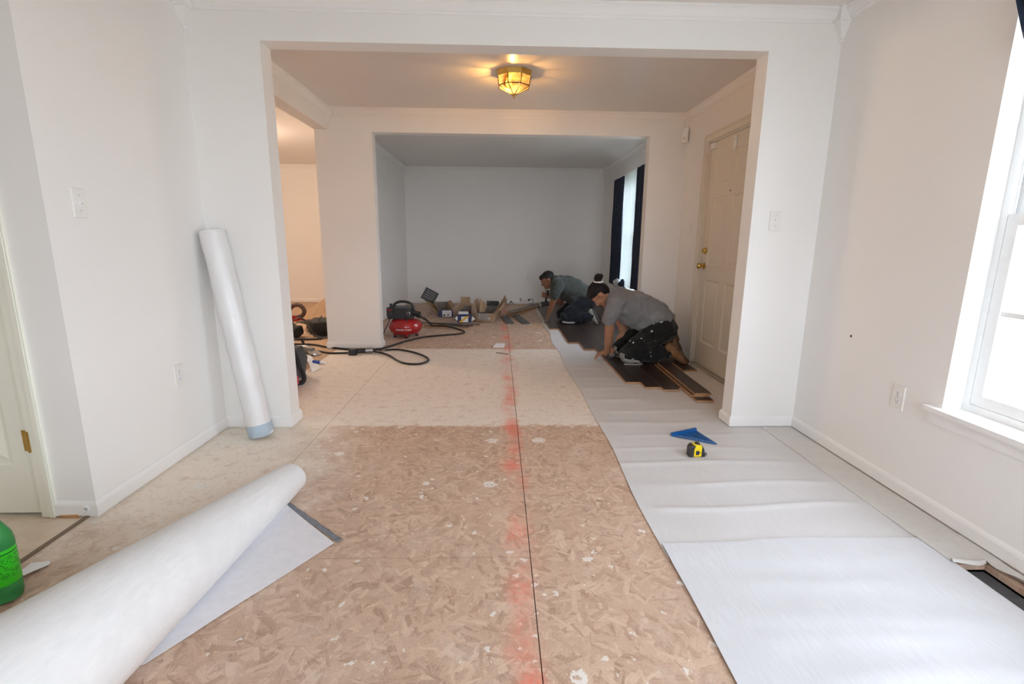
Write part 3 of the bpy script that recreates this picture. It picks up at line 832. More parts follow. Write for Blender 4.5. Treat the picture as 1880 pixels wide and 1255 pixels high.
YS = 1.612                                          # far end of the slot
def PA(u, v):
    y = -.4 + (YS + .4) * v; xa = edge_x(y) + .004; x = xa + (1.715 + .006 * math.sin(9 * y) * (1 - v) - xa) * u
    return (x, y, zfront(x, y))
def PB(u, v):
    xa = edge_x(YS + .1 * v) + .004; x = xa + (1.715 - xa) * u; y = YS + (front_top(x) - YS) * v
    return (x, y, zfront(x, y))
grid(80, 90, PA); grid(80, 8, PB)
bmesh.ops.remove_doubles(bm, verts=bm.verts, dist=2e-4)
solidify(bm, .002)
fu = obj('foam_underlay', bm, FOAM2, smooth=True); tag(fu, 'near sheet of white foam underlay with a slot cut round the floor duct', 'underlay')
# clear film along the wall side, cut and curled up round the slot
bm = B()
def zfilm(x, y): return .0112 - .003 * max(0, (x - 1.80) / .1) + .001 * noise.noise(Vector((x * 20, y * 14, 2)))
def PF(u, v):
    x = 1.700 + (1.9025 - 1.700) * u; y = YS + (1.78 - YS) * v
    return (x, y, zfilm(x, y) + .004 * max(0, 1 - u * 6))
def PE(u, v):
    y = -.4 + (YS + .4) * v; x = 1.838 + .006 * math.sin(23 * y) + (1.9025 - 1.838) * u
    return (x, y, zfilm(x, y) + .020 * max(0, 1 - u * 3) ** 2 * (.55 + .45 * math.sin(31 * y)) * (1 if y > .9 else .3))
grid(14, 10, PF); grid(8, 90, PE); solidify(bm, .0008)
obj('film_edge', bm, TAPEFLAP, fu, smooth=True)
bm = B()
def PT(u, v):
    x = 1.702 + .13 * u; y = YS + .004 - .035 * v * (.4 + .6 * math.sin(PI * u))
    return (x, y, .0125 + .016 * v * (1 - v) * 2 + .004 * math.sin(30 * x))
grid(14, 5, PT); solidify(bm, .0008)
obj('torn_edge', bm, TAPEFLAP, fu, smooth=True)

# ------------------------------------------------------------------ installed planks
PW, PT = .127, .0150
flooring = thing('plank_flooring', 'dark espresso plank floor being laid in stepped rows on the white underlay', 'flooring', (1.2, 6.5, 0))
def plank_mesh(bm, x0, x1, y0, y1, zb, t, M=None):
    vv = box(bm, x0, x1, y0, y1, zb, zb + t, 1)
    b3 = .0015
    vt = [bm.verts.new(p) for p in ((x0 + b3, y0 + b3, zb + t + .0006), (x1 - b3, y0 + b3, zb + t + .0006), (x1 - b3, y1 - b3, zb + t + .0006), (x0 + b3, y1 - b3, zb + t + .0006))]
    f = bm.faces.new(vt); f.material_index = 0
    top = vv[4:]
    for k in range(4):
        f = bm.faces.new((top[k], top[(k + 1) % 4], vt[(k + 1) % 4], vt[k])); f.material_index = 0
    for f in list(bm.faces):
        if len(f.verts) == 4 and set(f.verts) == set(top): bm.faces.remove(f)
    # tongue along the edge
    if M is not None: bmesh.ops.transform(bm, matrix=M, verts=vv + vt)
ends = [6.50, 5.60, 5.24, 3.965, 3.825, 3.755, 3.80, 4.62, 4.36]
for k, e in enumerate(ends):
    x0 = .690 + PW * k; x1 = x0 + PW
    if k == len(ends) - 1: x1 = min(x1, 1.84)
    y = e
    while y < 9.24:
        L = random.choice([.62, .78, .93, 1.05, 1.2]) if y > e else random.uniform(.8, 1.15)
        yb = min(y + L, 9.255)
        if 9.255 - yb < .2: yb = 9.255
        bm = B(); plank_mesh(bm, x0 + .0006, x1 - .0006, y + .0005, yb - .0005, .0075, PT - .002)
        obj('plank', bm, [PTOP, PCORE], flooring)
        y = yb
x0 = .690 + PW * 9
bm = B(); plank_mesh(bm, 1.842, 1.898, 5.6, 9.25, .0075, PT - .002); obj('plank', bm, [PTOP, PCORE], flooring)
PTZ = .0075 + PT - .002 + .0006           # walking surface of the new floor

def loose_plank(label, L, w, loc, rz, t=.0145, pitch=0, group='loose planks'):
    bm = B(); plank_mesh(bm, -w / 2, w / 2, -L / 2, L / 2, 0, t)
    o = obj('loose_plank', bm, [PTOP, PCORE]); o.location = loc; o.rotation_euler = (pitch, 0, rz)
    tag(o, label, 'plank', group); return o
loose_plank('long dark plank lying on top of the stack beside the kneeling worker by the door', .97, PW, (1.5685, 4.05, PTZ + .0150), -.02)
loose_plank('dark plank lying lower in the stack, its raw edge showing to the left', .97, PW, (1.5465, 4.05, PTZ + .0002), -.02)
loose_plank('short dark plank end poking out under the stacked planks', .30, .13, (1.548, 3.63, .0068), -.035)

# ------------------------------------------------------------------ foreground roll with its loose end
roll = thing('foam_roll', 'thick white foam underlay roll lying loosely wound in the near left foreground', 'roll', (-1.02, 1.6, 0))
th = math.radians(264.5)
ud = Vector((math.cos(th), math.sin(th), 0)); nd = Vector((-ud.y, ud.x, 0))
A0 = Vector((-.967, 2.176, 0)); LR = 1.62
def rr(s): return .0722 + .0997 * s / 1.22
bm = B()
NS, NA, TURN = 52, 56, 3
prev = None
# spiral wound sheet, outer turn is the visible skin
for s_i in range(NS + 1):
    s = LR * s_i / NS
    ring = []
    for k in range(NA * TURN + 1):
        a = 2 * PI * k / NA - PI / 2
        turn = k / NA
        R = rr(s) - .0055 * (TURN - turn) - .0005
        R += .0012 * noise.noise(Vector((math.cos(a) * 2, math.sin(a) * 2, s * 5)))
        c = A0 + ud * s + Vector((0, 0, rr(s) + .003))
        ring.append(bm.verts.new(c + nd * (-R * math.cos(a)) + Vector((0, 0, R * math.sin(a)))))
    if prev:
        for k in range(NA * TURN): bm.faces.new((prev[k], prev[k + 1], ring[k + 1], ring[k]))
    prev = ring
obj('wound_foam', bm, ROLLM, roll, smooth=True, angle=60)
for s0 in (.012, LR - .012):      # core disc inside so the end reads as a packed roll
    bm = B()
    c = A0 + ud * s0 + Vector((0, 0, rr(s0) + .003))
    vv = [bm.verts.new(c + nd * ((rr(s0) - .012) * math.cos(2 * PI * k / 40)) + Vector((0, 0, (rr(s0) - .012) * math.sin(2 * PI * k / 40)))) for k in range(40)]
    bm.faces.new(vv); obj('packed_core', bm, ROLLM, roll)
# loose end lying on the boards
def ground(s): return A0 + ud * s
bm = B()
q0, q1 = Vector((-.955, 2.06, 0)), Vector((-.640, 1.762, 0))
q3, q2 = ground(1.0) + Vector((.02, 0, 0)), Vector((-.985, 1.20, 0))
n1, n2 = 30, 24
g = {}
for i in range(n1 + 1):
    for j in range(n2 + 1):
        u, v = i / n1, j / n2
        p = (q0 * (1 - u) + q1 * u) * (1 - v) + (q3 * (1 - u) + q2 * u) * v
        z = .0045 + .0025 * noise.noise(Vector((p.x * 6, p.y * 6, 5))) + .012 * max(0, 1 - u * 8) ** 2
        g[i, j] = bm.verts.new((p.x, p.y, max(z, .002)))
for i in range(n1):
    for j in range(n2): bm.faces.new((g[i, j], g[i + 1, j], g[i + 1, j + 1], g[i, j + 1]))
solidify(bm, .0012)
fl_ = obj('loose_end', bm, FLAP, roll, smooth=True); fl_['label'] = 'thin translucent loose end of the roll spread on the boards'
bm = B()
a, b_ = Vector((-.940, 2.058, .004)), Vector((-.618, 1.775, .004))
d = (b_ - a).normalized(); n_ = Vector((-d.y, d.x, 0))
g = []
for i in range(41):
    p = a + (b_ - a) * i / 40
    w = .013 + .0015 * math.sin(i * .7)
    g.append((bm.verts.new(p - n_ * w + Vector((0, 0, .001))), bm.verts.new(p + Vector((0, 0, .006 + .003 * math.sin(i * 1.3)))), bm.verts.new(p + n_ * w)))
for p, q in zip(g, g[1:]):
    bm.faces.new((p[0], q[0], q[1], p[1])); bm.faces.new((p[1], q[1], q[2], p[2]))
solidify(bm, .0008)
t_ = obj('tape_strip', bm, POLY, roll, smooth=True); t_['label'] = 'dark grey adhesive tape strip along the loose edge'

# wrapped roll leaning in the corner
lean = thing('foam_roll', 'plastic wrapped roll of white foam leaning upright in the corner by the opening', 'roll', (-1.44, 2.86, 0))
bot, top = Vector((-1.418, 2.845, .002)), Vector((-1.625, 2.925, 1.205))
ax = (top - bot).normalized()
bm = B()
pts, rad = [], []
R0 = .070
for i in range(61):
    t = i / 60
    pts.append(bot + ax * (.020 + (1.222 - .020) * t)); rad.append(R0 * (.99 + .03 * noise.noise(Vector((0, t * 9, 1)))))
tube(bm, pts, rad, 40)
for v in bm.verts:
    v.co += Vector((v.co.x, v.co.y, 0)).normalized() * 0 + Vector((noise.noise(v.co * 14), noise.noise(v.co * 14 + Vector((5, 0, 0))), 0)) * .0035
# closing dish at the head
obj('wrapped_foam', bm, WRAP, lean, smooth=True, angle=60)
bm = B()
tube(bm, [bot + ax * .010, bot + ax * .018, bot + ax * .05, bot + ax * .085], [R0 * .93, R0 * 1.0, R0 * 1.035, R0 * 1.01], 40, caps=False); solidify(bm, .001)
o = obj('wrap_collar', bm, film('bluish_wrap_end', (.62, .74, .84), .6, .12, .1), lean, smooth=True); o['label'] = 'bluish gathered plastic at the foot of the roll'
bm = B()
tube(bm, [top - ax * .012, top + ax * .004, top + ax * .012, top + ax * .006], [R0 * 1.0, R0 * .95, R0 * .6, R0 * .2], 40); obj('gathered_end', bm, WRAP, lean, smooth=True)

# ------------------------------------------------------------------ ceiling light
lamp = thing('ceiling_light', 'eight-sided brass and glass flush ceiling light glowing in the hall', 'ceiling light', (.115, 4.15, HC))
def octa(r, z, n=8, a0=PI / 8): return [Vector((.115 + r * math.cos(a0 + 2 * PI * k / n), 4.15 + r * math.sin(a0 + 2 * PI * k / n), z)) for k in range(n)]
BAR = simple('aged_brass_bar', (.09, .05, .018), .5, .3)
bm = B(); prism(bm, octa(.075, HC - .0005), (0, 0, -.012)); prism(bm, octa(.095, HC - .012), (0, 0, -.006)); obj('base_plate', bm, BRASS, lamp)
A_, Bq, Cq, D_ = octa(.142, 2.4385), octa(.134, 2.400), octa(.124, 2.335), Vector((.115, 4.15, 2.274))
bm = B()
for k in range(8):
    a0, a1, b0, b1 = A_[k], A_[(k + 1) % 8], Bq[k], Bq[(k + 1) % 8]
    i0, i1 = octa(.120, 2.439)[k], octa(.120, 2.439)[(k + 1) % 8]
    bm.faces.new([bm.verts.new(p) for p in (a0, a1, b1, b0)])
    bm.faces.new([bm.verts.new(p) for p in (a0, a1, i1, i0)])
bmesh.ops.remove_doubles(bm, verts=bm.verts, dist=1e-5); solidify(bm, .0012)
obj('brass_rim', bm, BRASS, lamp)
for k in range(8):
    bm = B(); tube(bm, [Bq[k], Cq[k]], .0042, 6); tube(bm, [Cq[k], D_ + (Cq[k] - D_) * .06], .0038, 6); tube(bm, [Cq[k], Cq[(k + 1) % 8]], .0038, 6); obj('frame_bar', bm, BAR, lamp)
m_, nt_, b_ = new_mat('amber_textured_glass')
nt_.nodes.remove(b_)
o_ = nt_.nodes['Material Output']; t_ = N(nt_, 'ShaderNodeBsdfTransparent'); tr_ = N(nt_, 'ShaderNodeBsdfTranslucent'); gl_ = N(nt_, 'ShaderNodeBsdfGlossy')
x1_, x2_ = N(nt_, 'ShaderNodeMixShader'), N(nt_, 'ShaderNodeMixShader')
cg_ = ramp(nt_, noise_(nt_, pos(nt_), 60, 4, .6, .8), [(.3, (.62, .40, .15)), (.7, (.90, .70, .38))])
nt_.links.new(cg_, t_.inputs[0]); nt_.links.new(cg_, tr_.inputs[0]); gl_.inputs['Roughness'].default_value = .15
x1_.inputs[0].default_value = .022; nt_.links.new(t_.outputs[0], x1_.inputs[1]); nt_.links.new(tr_.outputs[0], x1_.inputs[2])
x2_.inputs[0].default_value = .10; nt_.links.new(x1_.outputs[0], x2_.inputs[1]); nt_.links.new(gl_.outputs[0], x2_.inputs[2]); nt_.links.new(x2_.outputs[0], o_.inputs[0])
AMBER = m_
for k in range(8):
    k2 = (k + 1) % 8
    bm = B(); bm.faces.new([bm.verts.new(p) for p in (Bq[k], Bq[k2], Cq[k2], Cq[k])]); solidify(bm, .0015); obj('glass_pane', bm, AMBER, lamp)
    bm = B(); bm.faces.new([bm.verts.new(p) for p in (Cq[k], Cq[k2], D_)]); solidify(bm, .0015); obj('glass_pane', bm, AMBER, lamp)
bm = B(); lathe(bm, [(0, -.034), (.004, -.030), (.003, -.020), (.010, -.012), (.014, -.004), (.018, .006), (0, .008)], Matrix.Translation(D_ + Vector((0, 0, .006))), 14); obj('finial', bm, BRASS, lamp, smooth=True)
# the lit bulb inside
m_, nt_, b_ = new_mat('lit_bulb'); b_.inputs['Emission Color'].default_value = (1, .72, .36, 1); b_.inputs['Emission Strength'].default_value = 6; b_.inputs['Base Color'].default_value = (1, .9, .7, 1)
bm = B(); ball(bm, (.072, 4.09, 2.345), (.024, .024, .03)); tube(bm, [(.072, 4.09, 2.37), (.09, 4.12, 2.415)], .012, 10); obj('bulb', bm, m_, lamp, smooth=True)

# ------------------------------------------------------------------ plates on the walls
def plate(name, label, cat, c, right, out, kind, w=.072, h=.118, group=None):
    """c centre on the wall face; right, out unit vectors"""
    t = thing(name, label, cat, c, 0, group)
    r, o, u, c = Vector(right), Vector(out), Vector((0, 0, 1)), Vector(c)
    M = Matrix((r, u, o)).transposed().to_4x4(); M.translation = c
    bm = B(); vv = box(bm, -w / 2, w / 2, -h / 2, h / 2, .0004, .006)
    for v in vv[4:]: v.co.x *= .93; v.co.y *= .955
    bmesh.ops.transform(bm, matrix=M, verts=bm.verts); obj('cover_plate', bm, PLATE, t, bevel=.001)
    def part(nm, m, f):
        bm = B(); f(bm); bmesh.ops.transform(bm, matrix=M, verts=bm.verts); return obj(nm, bm, m, t)
    if kind == 'outlet':
        for s in (.0195, -.0195):
            def rec(bm, s=s):
                prism(bm, [(.0165 * max(-1, min(1, 1.25 * math.cos(a))), s + .0145 * math.sin(a), .006) for a in [2 * PI * k / 20 for k in range(20)]], (0, 0, .0016))
            ro = part('receptacle', WHITE, rec)
            def sl(bm, s=s):
                box(bm, -.0075, -.0052, s - .001, s + .008, .0076, .0080); box(bm, .0052, .0075, s, s + .0075, .0076, .0080)
                lathe(bm, [(.0028, .0076), (.0028, .0080)], Matrix.Translation((0, s - .0075, 0)), 10)
            bm = B(); sl(bm); bmesh.ops.transform(bm, matrix=M, verts=bm.verts); obj('slots', bm, SLOT, ro)
        part('screw', STEEL, lambda bm: lathe(bm, [(.003, .006), (.003, .0072), (0, .0074)], None, 10))
    elif kind == 'switch':
        part('switch_surround', WHITE, lambda bm: box(bm, -.006, .006, -.013, .013, .006, .0068))
        def tg(bm):
            vv = box(bm, -.0042, .0042, -.006, .006, .0066, .017)
            for v in vv[4:]: v.co.y = v.co.y * .7 + .008
        part('toggle', WHITE, tg)
        for s in (.030, -.030): part('screw', STEEL, lambda bm, s=s: lathe(bm, [(.003, .006), (.003, .0072), (0, .0074)], Matrix.Translation((0, s, 0)), 10))
    elif kind == 'keypad':
        for i in range(2):
            for j in range(4): part('button', WHITE, lambda bm, i=i, j=j: box(bm, -.026 + i * .028, -.002 + i * .028, -.046 + j * .025, -.027 + j * .025, .006, .0085))
    return t
plate('light_switch', 'ivory toggle switch plate on the left wall', 'light switch', (XL, 2.13, 1.305), (0, -1, 0), (1, 0, 0), 'switch')
plate('light_switch', 'ivory toggle switch plate on the white pier right of the wide opening', 'light switch', (1.652, YA, 1.303), (1, 0, 0), (0, -1, 0), 'switch')
plate('wall_outlet', 'ivory double outlet low on the left wall by the leaning roll', 'outlet', (XL, 2.60, .452), (0, -1, 0), (1, 0, 0), 'outlet')
plate('wall_outlet', 'ivory double outlet low on the right wall by the window sill', 'outlet', (XR, 2.216, .457), (0, 1, 0), (-1, 0, 0), 'outlet')
plate('wall_outlet', 'small white outlet in the middle of the far back wall', 'outlet', (.553, YC, .497), (1, 0, 0), (0, -1, 0), 'outlet')
plate('alarm_keypad', 'ivory switch bank with small buttons beside the front door', 'keypad', (XR, 5.035, 1.303), (0, 1, 0), (-1, 0, 0), 'keypad', .115, .118)

# surface outlet strip at the far wall
t = thing('power_strip', 'ivory surface outlet box with a plugged cord at the foot of the far wall', 'power strip', (.50, 9.26, .02))
bm = B(); box(bm, .40, .60, 9.222, 9.262, .055, .118); obj('housing', bm, PLATE, t, bevel=.008)
bm = B(); box(bm, .405, .435, 9.214, 9.224, .06, .113); obj('end_cap', bm, simple('grey_end_cap', (.3, .3, .27), .5), t, bevel=.003)
for x in (.47, .515): 
    bm = B(); box(bm, x - .014, x + .014, 9.219, 9.2225, .068, .105); obj('receptacle', bm, WHITE, t)
    bm = B(); box(bm, x - .004, x + .002, 9.2175, 9.2195, .078, .096); obj('slots', bm, SLOT, t)
bm = B(); box(bm, .555, .59, 9.19, 9.222, .07, .10); obj('plug', bm, BLACKP, t, bevel=.004)
bm = B(); tube(bm, bezier([(.58, 9.19, .085), (.625, 9.15, .11), (.655, 9.14, .06), (.64, 9.13, .027), (.58, 9.1, .0265)]), .0045, 8); obj('cord', bm, RUBBER, t, smooth=True)
bm = B(); tube(bm, bezier([(.30, 9.22, .008), (.22, 9.20, .05), (.26, 9.23, .05), (.18, 9.16, .008), (.12, 9.14, .006)]), .005, 8); o = obj('loose_cable', bm, RUBBER, smooth=True); tag(o, 'short black cable end curled on the floor at the far wall', 'cable')

# motion detector, door contacts, hole in the right wall, door stop
t = thing('motion_detector', 'white rounded motion detector high in the hall corner', 'sensor', (1.885, 5.26, 2.15))
M = Matrix.Translation((1.878, 5.262, 2.208)) @ Matrix.Rotation(math.radians(-38), 4, 'Z')
bm = B(); box(bm, -.031, .031, -.022, .022, -.056, .056, M=M); obj('housing', bm, WHITE, t, bevel=.012, smooth=True)
bm = B(); box(bm, -.020, .020, -.0245, -.020, -.045, -.002, M=M); obj('lens', bm, PLATE, t, bevel=.002)
bm = B(); box(bm, -.003, .002, -.0262, -.0246, -.020, -.006, M=M); obj('indicator_slit', bm, SLOT, t)
bm = B(); box(bm, -.013, .03, -.01, .045, .054, .085, M=M); obj('bracket', bm, WHITE, t, bevel=.004)
t = thing('door_contact', 'white alarm contact box at the top edge of the front door', 'sensor', (XR, 4.66, 2.0))
bm = B(); box(bm, XR + .002, XR + .021, 4.615, 4.70, 1.995, 2.045); obj('housing', bm, WHITE, t, bevel=.004)
bm = B(); box(bm, XR - .002, XR + .0015, 4.63, 4.66, 2.013, 2.019); obj('seam', bm, PLATE, t)
t = thing('door_tag', 'white rounded tag stuck on the upper front door', 'sensor', (XR, 4.2, 1.93))
bm = B(); box(bm, XR + .006, XR + .0215, 4.205, 4.255, 1.925, 2.025); obj('housing', bm, WHITE, t, bevel=.007, smooth=True)
bm = B(); box(bm, XR + .004, XR + .0065, 4.222, 4.238, 1.985, 2.0); obj('button', bm, PLATE, t)
bm = B(); lathe(bm, [(.0062, 0), (.0062, .003), (.003, .005), (0, .005)], Matrix.Translation((XR - .0004, 2.589, .683)) @ Matrix.Rotation(-PI / 2, 4, 'Y'), 14); o = obj('nail', bm, simple('rusty_nail', (.05, .03, .015), .7)); tag(o, 'single dark nail head in the bare right wall', 'nail')
t = thing('door_stop', 'round white door stop on the baseboard end by the cream door', 'door stop', (-1.738, 1.957, .045))
M = Matrix.Translation((-1.738, 1.9572, .045)) @ Matrix.Rotation(PI / 2, 4, 'X')
bm = B(); lathe(bm, [(.014, 0), (.014, .004), (.011, .006), (.008, .003), (0, .003)], M, 20); obj('rubber_ring', bm, WHITE, t, smooth=True)
bm = B(); lathe(bm, [(.004, .003), (.004, .007), (0, .0075)], M, 12); obj('screw', bm, STEEL, t, smooth=True)

# ------------------------------------------------------------------ curtains
def curtain_mesh(bm, ya, yb, xw, za, zb, folds, amp, nz=24, waist=0):
    n = folds * 10
    g = []
    for j in range(nz + 1):
        z = za + (zb - za) * j / nz
        row = []
        for i in range(n + 1):
            u = i / n
            pinch = 1 - waist * math.sin(PI * min(1, j / nz)) * .5
            y = ya + (yb - ya) * (.5 + (u - .5) * pinch)
            x = xw + amp * (.6 + .4 * (1 - j / nz)) * math.sin(2 * PI * folds * u + .5 * math.sin(3 * z)) + .006 * noise.noise(Vector((u * 9, z * 3, ya)))
            row.append(bm.verts.new((x, y, z)))
        g.append(row)
    for a, b_ in zip(g, g[1:]):
        for i in range(n): bm.faces.new((a[i], a[i + 1], b_[i + 1], b_[i]))
    solidify(bm, .0015)
def curtain(label, ya, yb, xw, za, zb, folds, amp, mat, name='curtain', waist=0):
    t = thing(name, label, 'curtain', (xw, (ya + yb) / 2, za))
    bm = B(); curtain_mesh(bm, ya, yb, xw, za, zb - .05, folds, amp, waist=waist); obj('curtain_panel', bm, mat, t, smooth=True)
    bm = B(); curtain_mesh(bm, ya, yb, xw, zb - .055, zb, folds, amp * .7, 3); obj('header', bm, mat, t, smooth=True)
curtain('navy curtain panel on the far side of the back room window', 7.55, 8.16, 1.842, .50, 2.118, 6, .022, NAVYC)
curtain('navy curtain panel on the near side of the back room window', 6.45, 6.84, 1.845, .535, 2.134, 4, .022, NAVYC)
curtain('white sheer curtain gathered across the back room window', 6.86, 7.56, 1.862, .515, 2.112, 12, .012, SHEER, 'sheer_curtain')
t = thing('curtain_rod', 'thin white rod over the back room window', 'curtain rod', (1.85, 7.3, 2.135))
bm = B(); tube(bm, [(1.845, 6.42, 2.139), (1.845, 8.2, 2.126)], .007, 10); obj('rod', bm, WHITE, t, smooth=True)
for y, z in ((6.43, 2.139), (8.19, 2.126)):
    bm = B(); tube(bm, [(1.845, y, z), (1.9155, y, z)], .006, 8); obj('bracket', bm, WHITE, t)
def rumple(name, label, cat, c, r, mat, seed, parent=None, vox=.007):
    bm = B(); rnd = random.Random(seed)
    for k in range(12):
        a = rnd.uniform(0, 2 * PI); q = rnd.uniform(.1, .75)
        ball(bm, (c[0] + r[0] * q * math.cos(a), c[1] + r[1] * q * math.sin(a), c[2] + r[2] * rnd.uniform(.3, .7)), (r[0] * rnd.uniform(.28, .5), r[1] * rnd.uniform(.28, .5), r[2] * rnd.uniform(.3, .5)), Matrix.Rotation(rnd.uniform(0, 3), 3, 'Z'), 12, 8)
    ball(bm, (c[0], c[1], c[2] + r[2] * .25), (r[0] * .9, r[1] * .9, r[2] * .27), u=16, v=8)
    def dsp(p, n): return .02 * r[2] / .1 * noise.noise(p * (3 / max(r)) * .6) + .006 * math.sin(p.x * 60 + 9 * noise.noise(p * 20))
    o = remesh(name, bm, vox, mat, parent, 3, dsp)
    if label: tag(o, label, cat)
    return o
rumple('bunched_cloth', 'bunch of navy curtain cloth on the back room window sill', 'cloth', (1.838, 7.36, .508), (.045, .12, .10), NAVYC, 3)
rumple('bunched_cloth', 'bunch of white sheer cloth on the back room window sill', 'cloth', (1.838, 7.62, .508), (.04, .13, .085), simple('white_cloth', (.72, .76, .80), .9), 5)
t = thing('window_scarf', 'dark navy scarf curtain hung at the top corner of the right window', 'curtain', (1.87, 1.7, 1.85))
bm = B()
g = []
for j in range(21):
    v = j / 20
    row = []
    for i in range(31):
        u = i / 30
        y = 1.952 - .55 * u
        zt = 2.22
        zl = 2.045 - 1.6 * u if u < .1 else 1.885 - .12 * math.sin(PI * (u - .1) / .9)
        z = zt + (zl - zt) * v
        row.append(bm.verts.new((1.868 + .010 * math.sin(26 * v + 3 * u) * min(1, v * 3), y, z)))
    g.append(row)
for a, b_ in zip(g, g[1:]):
    for i in range(30): bm.faces.new((a[i], a[i + 1], b_[i + 1], b_[i]))
solidify(bm, .002)
obj('draped_cloth', bm, NAVYC, t, smooth=True)
bm = B(); tube(bm, [(1.868, 2.02, 2.225), (1.868, .95, 2.225)], .009, 10); tube(bm, [(1.868, 2.0, 2.225), (1.9155, 2.0, 2.225)], .007, 8); obj('rod', bm, WHITE, t, smooth=True)

# ------------------------------------------------------------------ tape measure and square
def tape_measure(label, loc, rz, body, sc=1.0):
    t = thing('tape_measure', label, 'tape measure', loc, rz)
    def part(nm, bm, m, **k):
        bmesh.ops.scale(bm, vec=(sc, sc, sc), verts=bm.verts); return obj(nm, bm, m, t, world=False, **k)
    outline = [(-.036, 0), (.040, 0), (.040, .010), (.034, .040), (.022, .060), (-.004, .066), (-.026, .060), (-.038, .044), (-.040, .018)]
    bm = B(); prism(bm, [(x, -.021, z + .0005) for x, z in outline], (0, .042, 0)); part('case', bm, body, bevel=.005, smooth=True)
    grip = [(-.0415, -.0005), (-.018, -.0005), (-.018, .040), (-.010, .061), (-.028, .063), (-.040, .047)]
    bm = B(); prism(bm, [(x, -.0225, z + .0006) for x, z in grip], (0, .045, 0)); part('rubber_grip', bm, BLACKP, bevel=.003, smooth=True)
    bm = B(); prism(bm, [(x, -.0225, z + .0006) for x, z in ((.022, 0), (.0415, 0), (.0415, .012), (.035, .042), (.023, .061), (.022, .03))], (0, .045, 0)); part('rubber_nose', bm, BLACKP, bevel=.003, smooth=True)
    bm = B(); box(bm, -.006, .014, -.013, .013, .060, .073); part('lock_button', bm, BLACKP, bevel=.003)
    bm = B(); box(bm, -.008, .009, -.0232, -.0205, .012, .034); box(bm, .009, .021, -.0225, -.0205, .021, .024); part('side_badge', bm, simple('dark_badge', (.01, .012, .04), .4))
    bm = B(); box(bm, .040, .058, -.010, .010, .003, .0042); box(bm, .056, .058, -.011, .011, .0005, .014); part('blade_hook', bm, STEEL)
    bm = B(); tube(bm, [(.01, .0235, .055), (.01, .027, .05), (.01, .027, .015)], (.003), 6); part('belt_clip', bm, STEEL)
    return t
tape_measure('yellow and black tape measure standing on the white underlay', (1.105, 2.555, .0075), .05, YEL, 1.06)
tape_measure('small orange and black tape measure on the dark planks behind the kneeling workers', (1.255, 5.42, PTZ), .9, simple('orange_plastic', (.8, .33, .02), .35))

t = thing('speed_square', 'blue plastic triangular speed square lying flat on the white underlay', 'square', (1.15, 2.82, .008))
pa, pb, pc = Vector((1.068, 2.832, .0)), Vector((1.250, 2.915, 0)), Vector((1.292, 2.700, 0))
zq = .0095
cen = (pa + pb + pc) / 3
def ins(k): return [p + (cen - p) * k for p in (pa, pb, pc)]
bm = B()
o1, o2 = ins(0), ins(.34)
lo = [[bm.verts.new(Vector((p.x, p.y, z))) for p in q] for q in (o1, o2) for z in (zq, zq + .004)]
ob, ot, ib, it = lo
for k in range(3):
    j = (k + 1) % 3
    bm.faces.new((ot[k], ot[j], it[j], it[k])); bm.faces.new((ob[k], ob[j], ib[j], ib[k])); bm.faces.new((ob[k], ob[j], ot[j], ot[k])); bm.faces.new((ib[k], ib[j], it[j], it[k]))
obj('blade', bm, BLUEP, t)
BLUED = simple('deep_blue_plastic', (.004, .055, .14), .45, var=.15)
bm = B(); q = ins(.33); prism(bm, [Vector((p.x, p.y, zq + .0005)) for p in q], (0, 0, .0018)); obj('web', bm, BLUED, t)
for kk in (.45, .60, .75):
    q = ins(kk); bm = B()
    for k in range(3):
        d = (q[(k + 1) % 3] - q[k]); n_ = Vector((-d.y, d.x, 0)).normalized() * .0022
        prism(bm, [Vector((p.x, p.y, zq + .0023)) for p in (q[k] - n_, q[(k + 1) % 3] - n_, q[(k + 1) % 3] + n_, q[k] + n_)], (0, 0, .0016))
    obj('scribe_bar', bm, BLUEP, t)
d = (pb - pa).normalized(); n_ = Vector((-d.y, d.x, 0))
bm = B(); prism(bm, [pa + Vector((0, 0, .0075)) - n_ * .006, pb + Vector((0, 0, .0075)) - n_ * .006, pb + Vector((0, 0, .0075)) + n_ * .010, pa + Vector((0, 0, .0075)) + n_ * .010], (0, 0, .020)); obj('fence', bm, BLUEP, t, bevel=.002)
# white graduations on the blade
bm = B(); a_, b2_ = ins(.05)[0], ins(.05)[2]
for k in range(1, 14):
    p = a_ + (b2_ - a_) * k / 14; d2_ = (cen - p).normalized() * (.012 if k % 2 else .018)
    n2_ = Vector((-d2_.y, d2_.x, 0)).normalized() * .0007
    prism(bm, [Vector((v.x, v.y, zq + .0042)) for v in (p - n2_, p + n2_, p + d2_ + n2_, p + d2_ - n2_)], (0, 0, .0003))
obj('graduations', bm, WHITE, t)

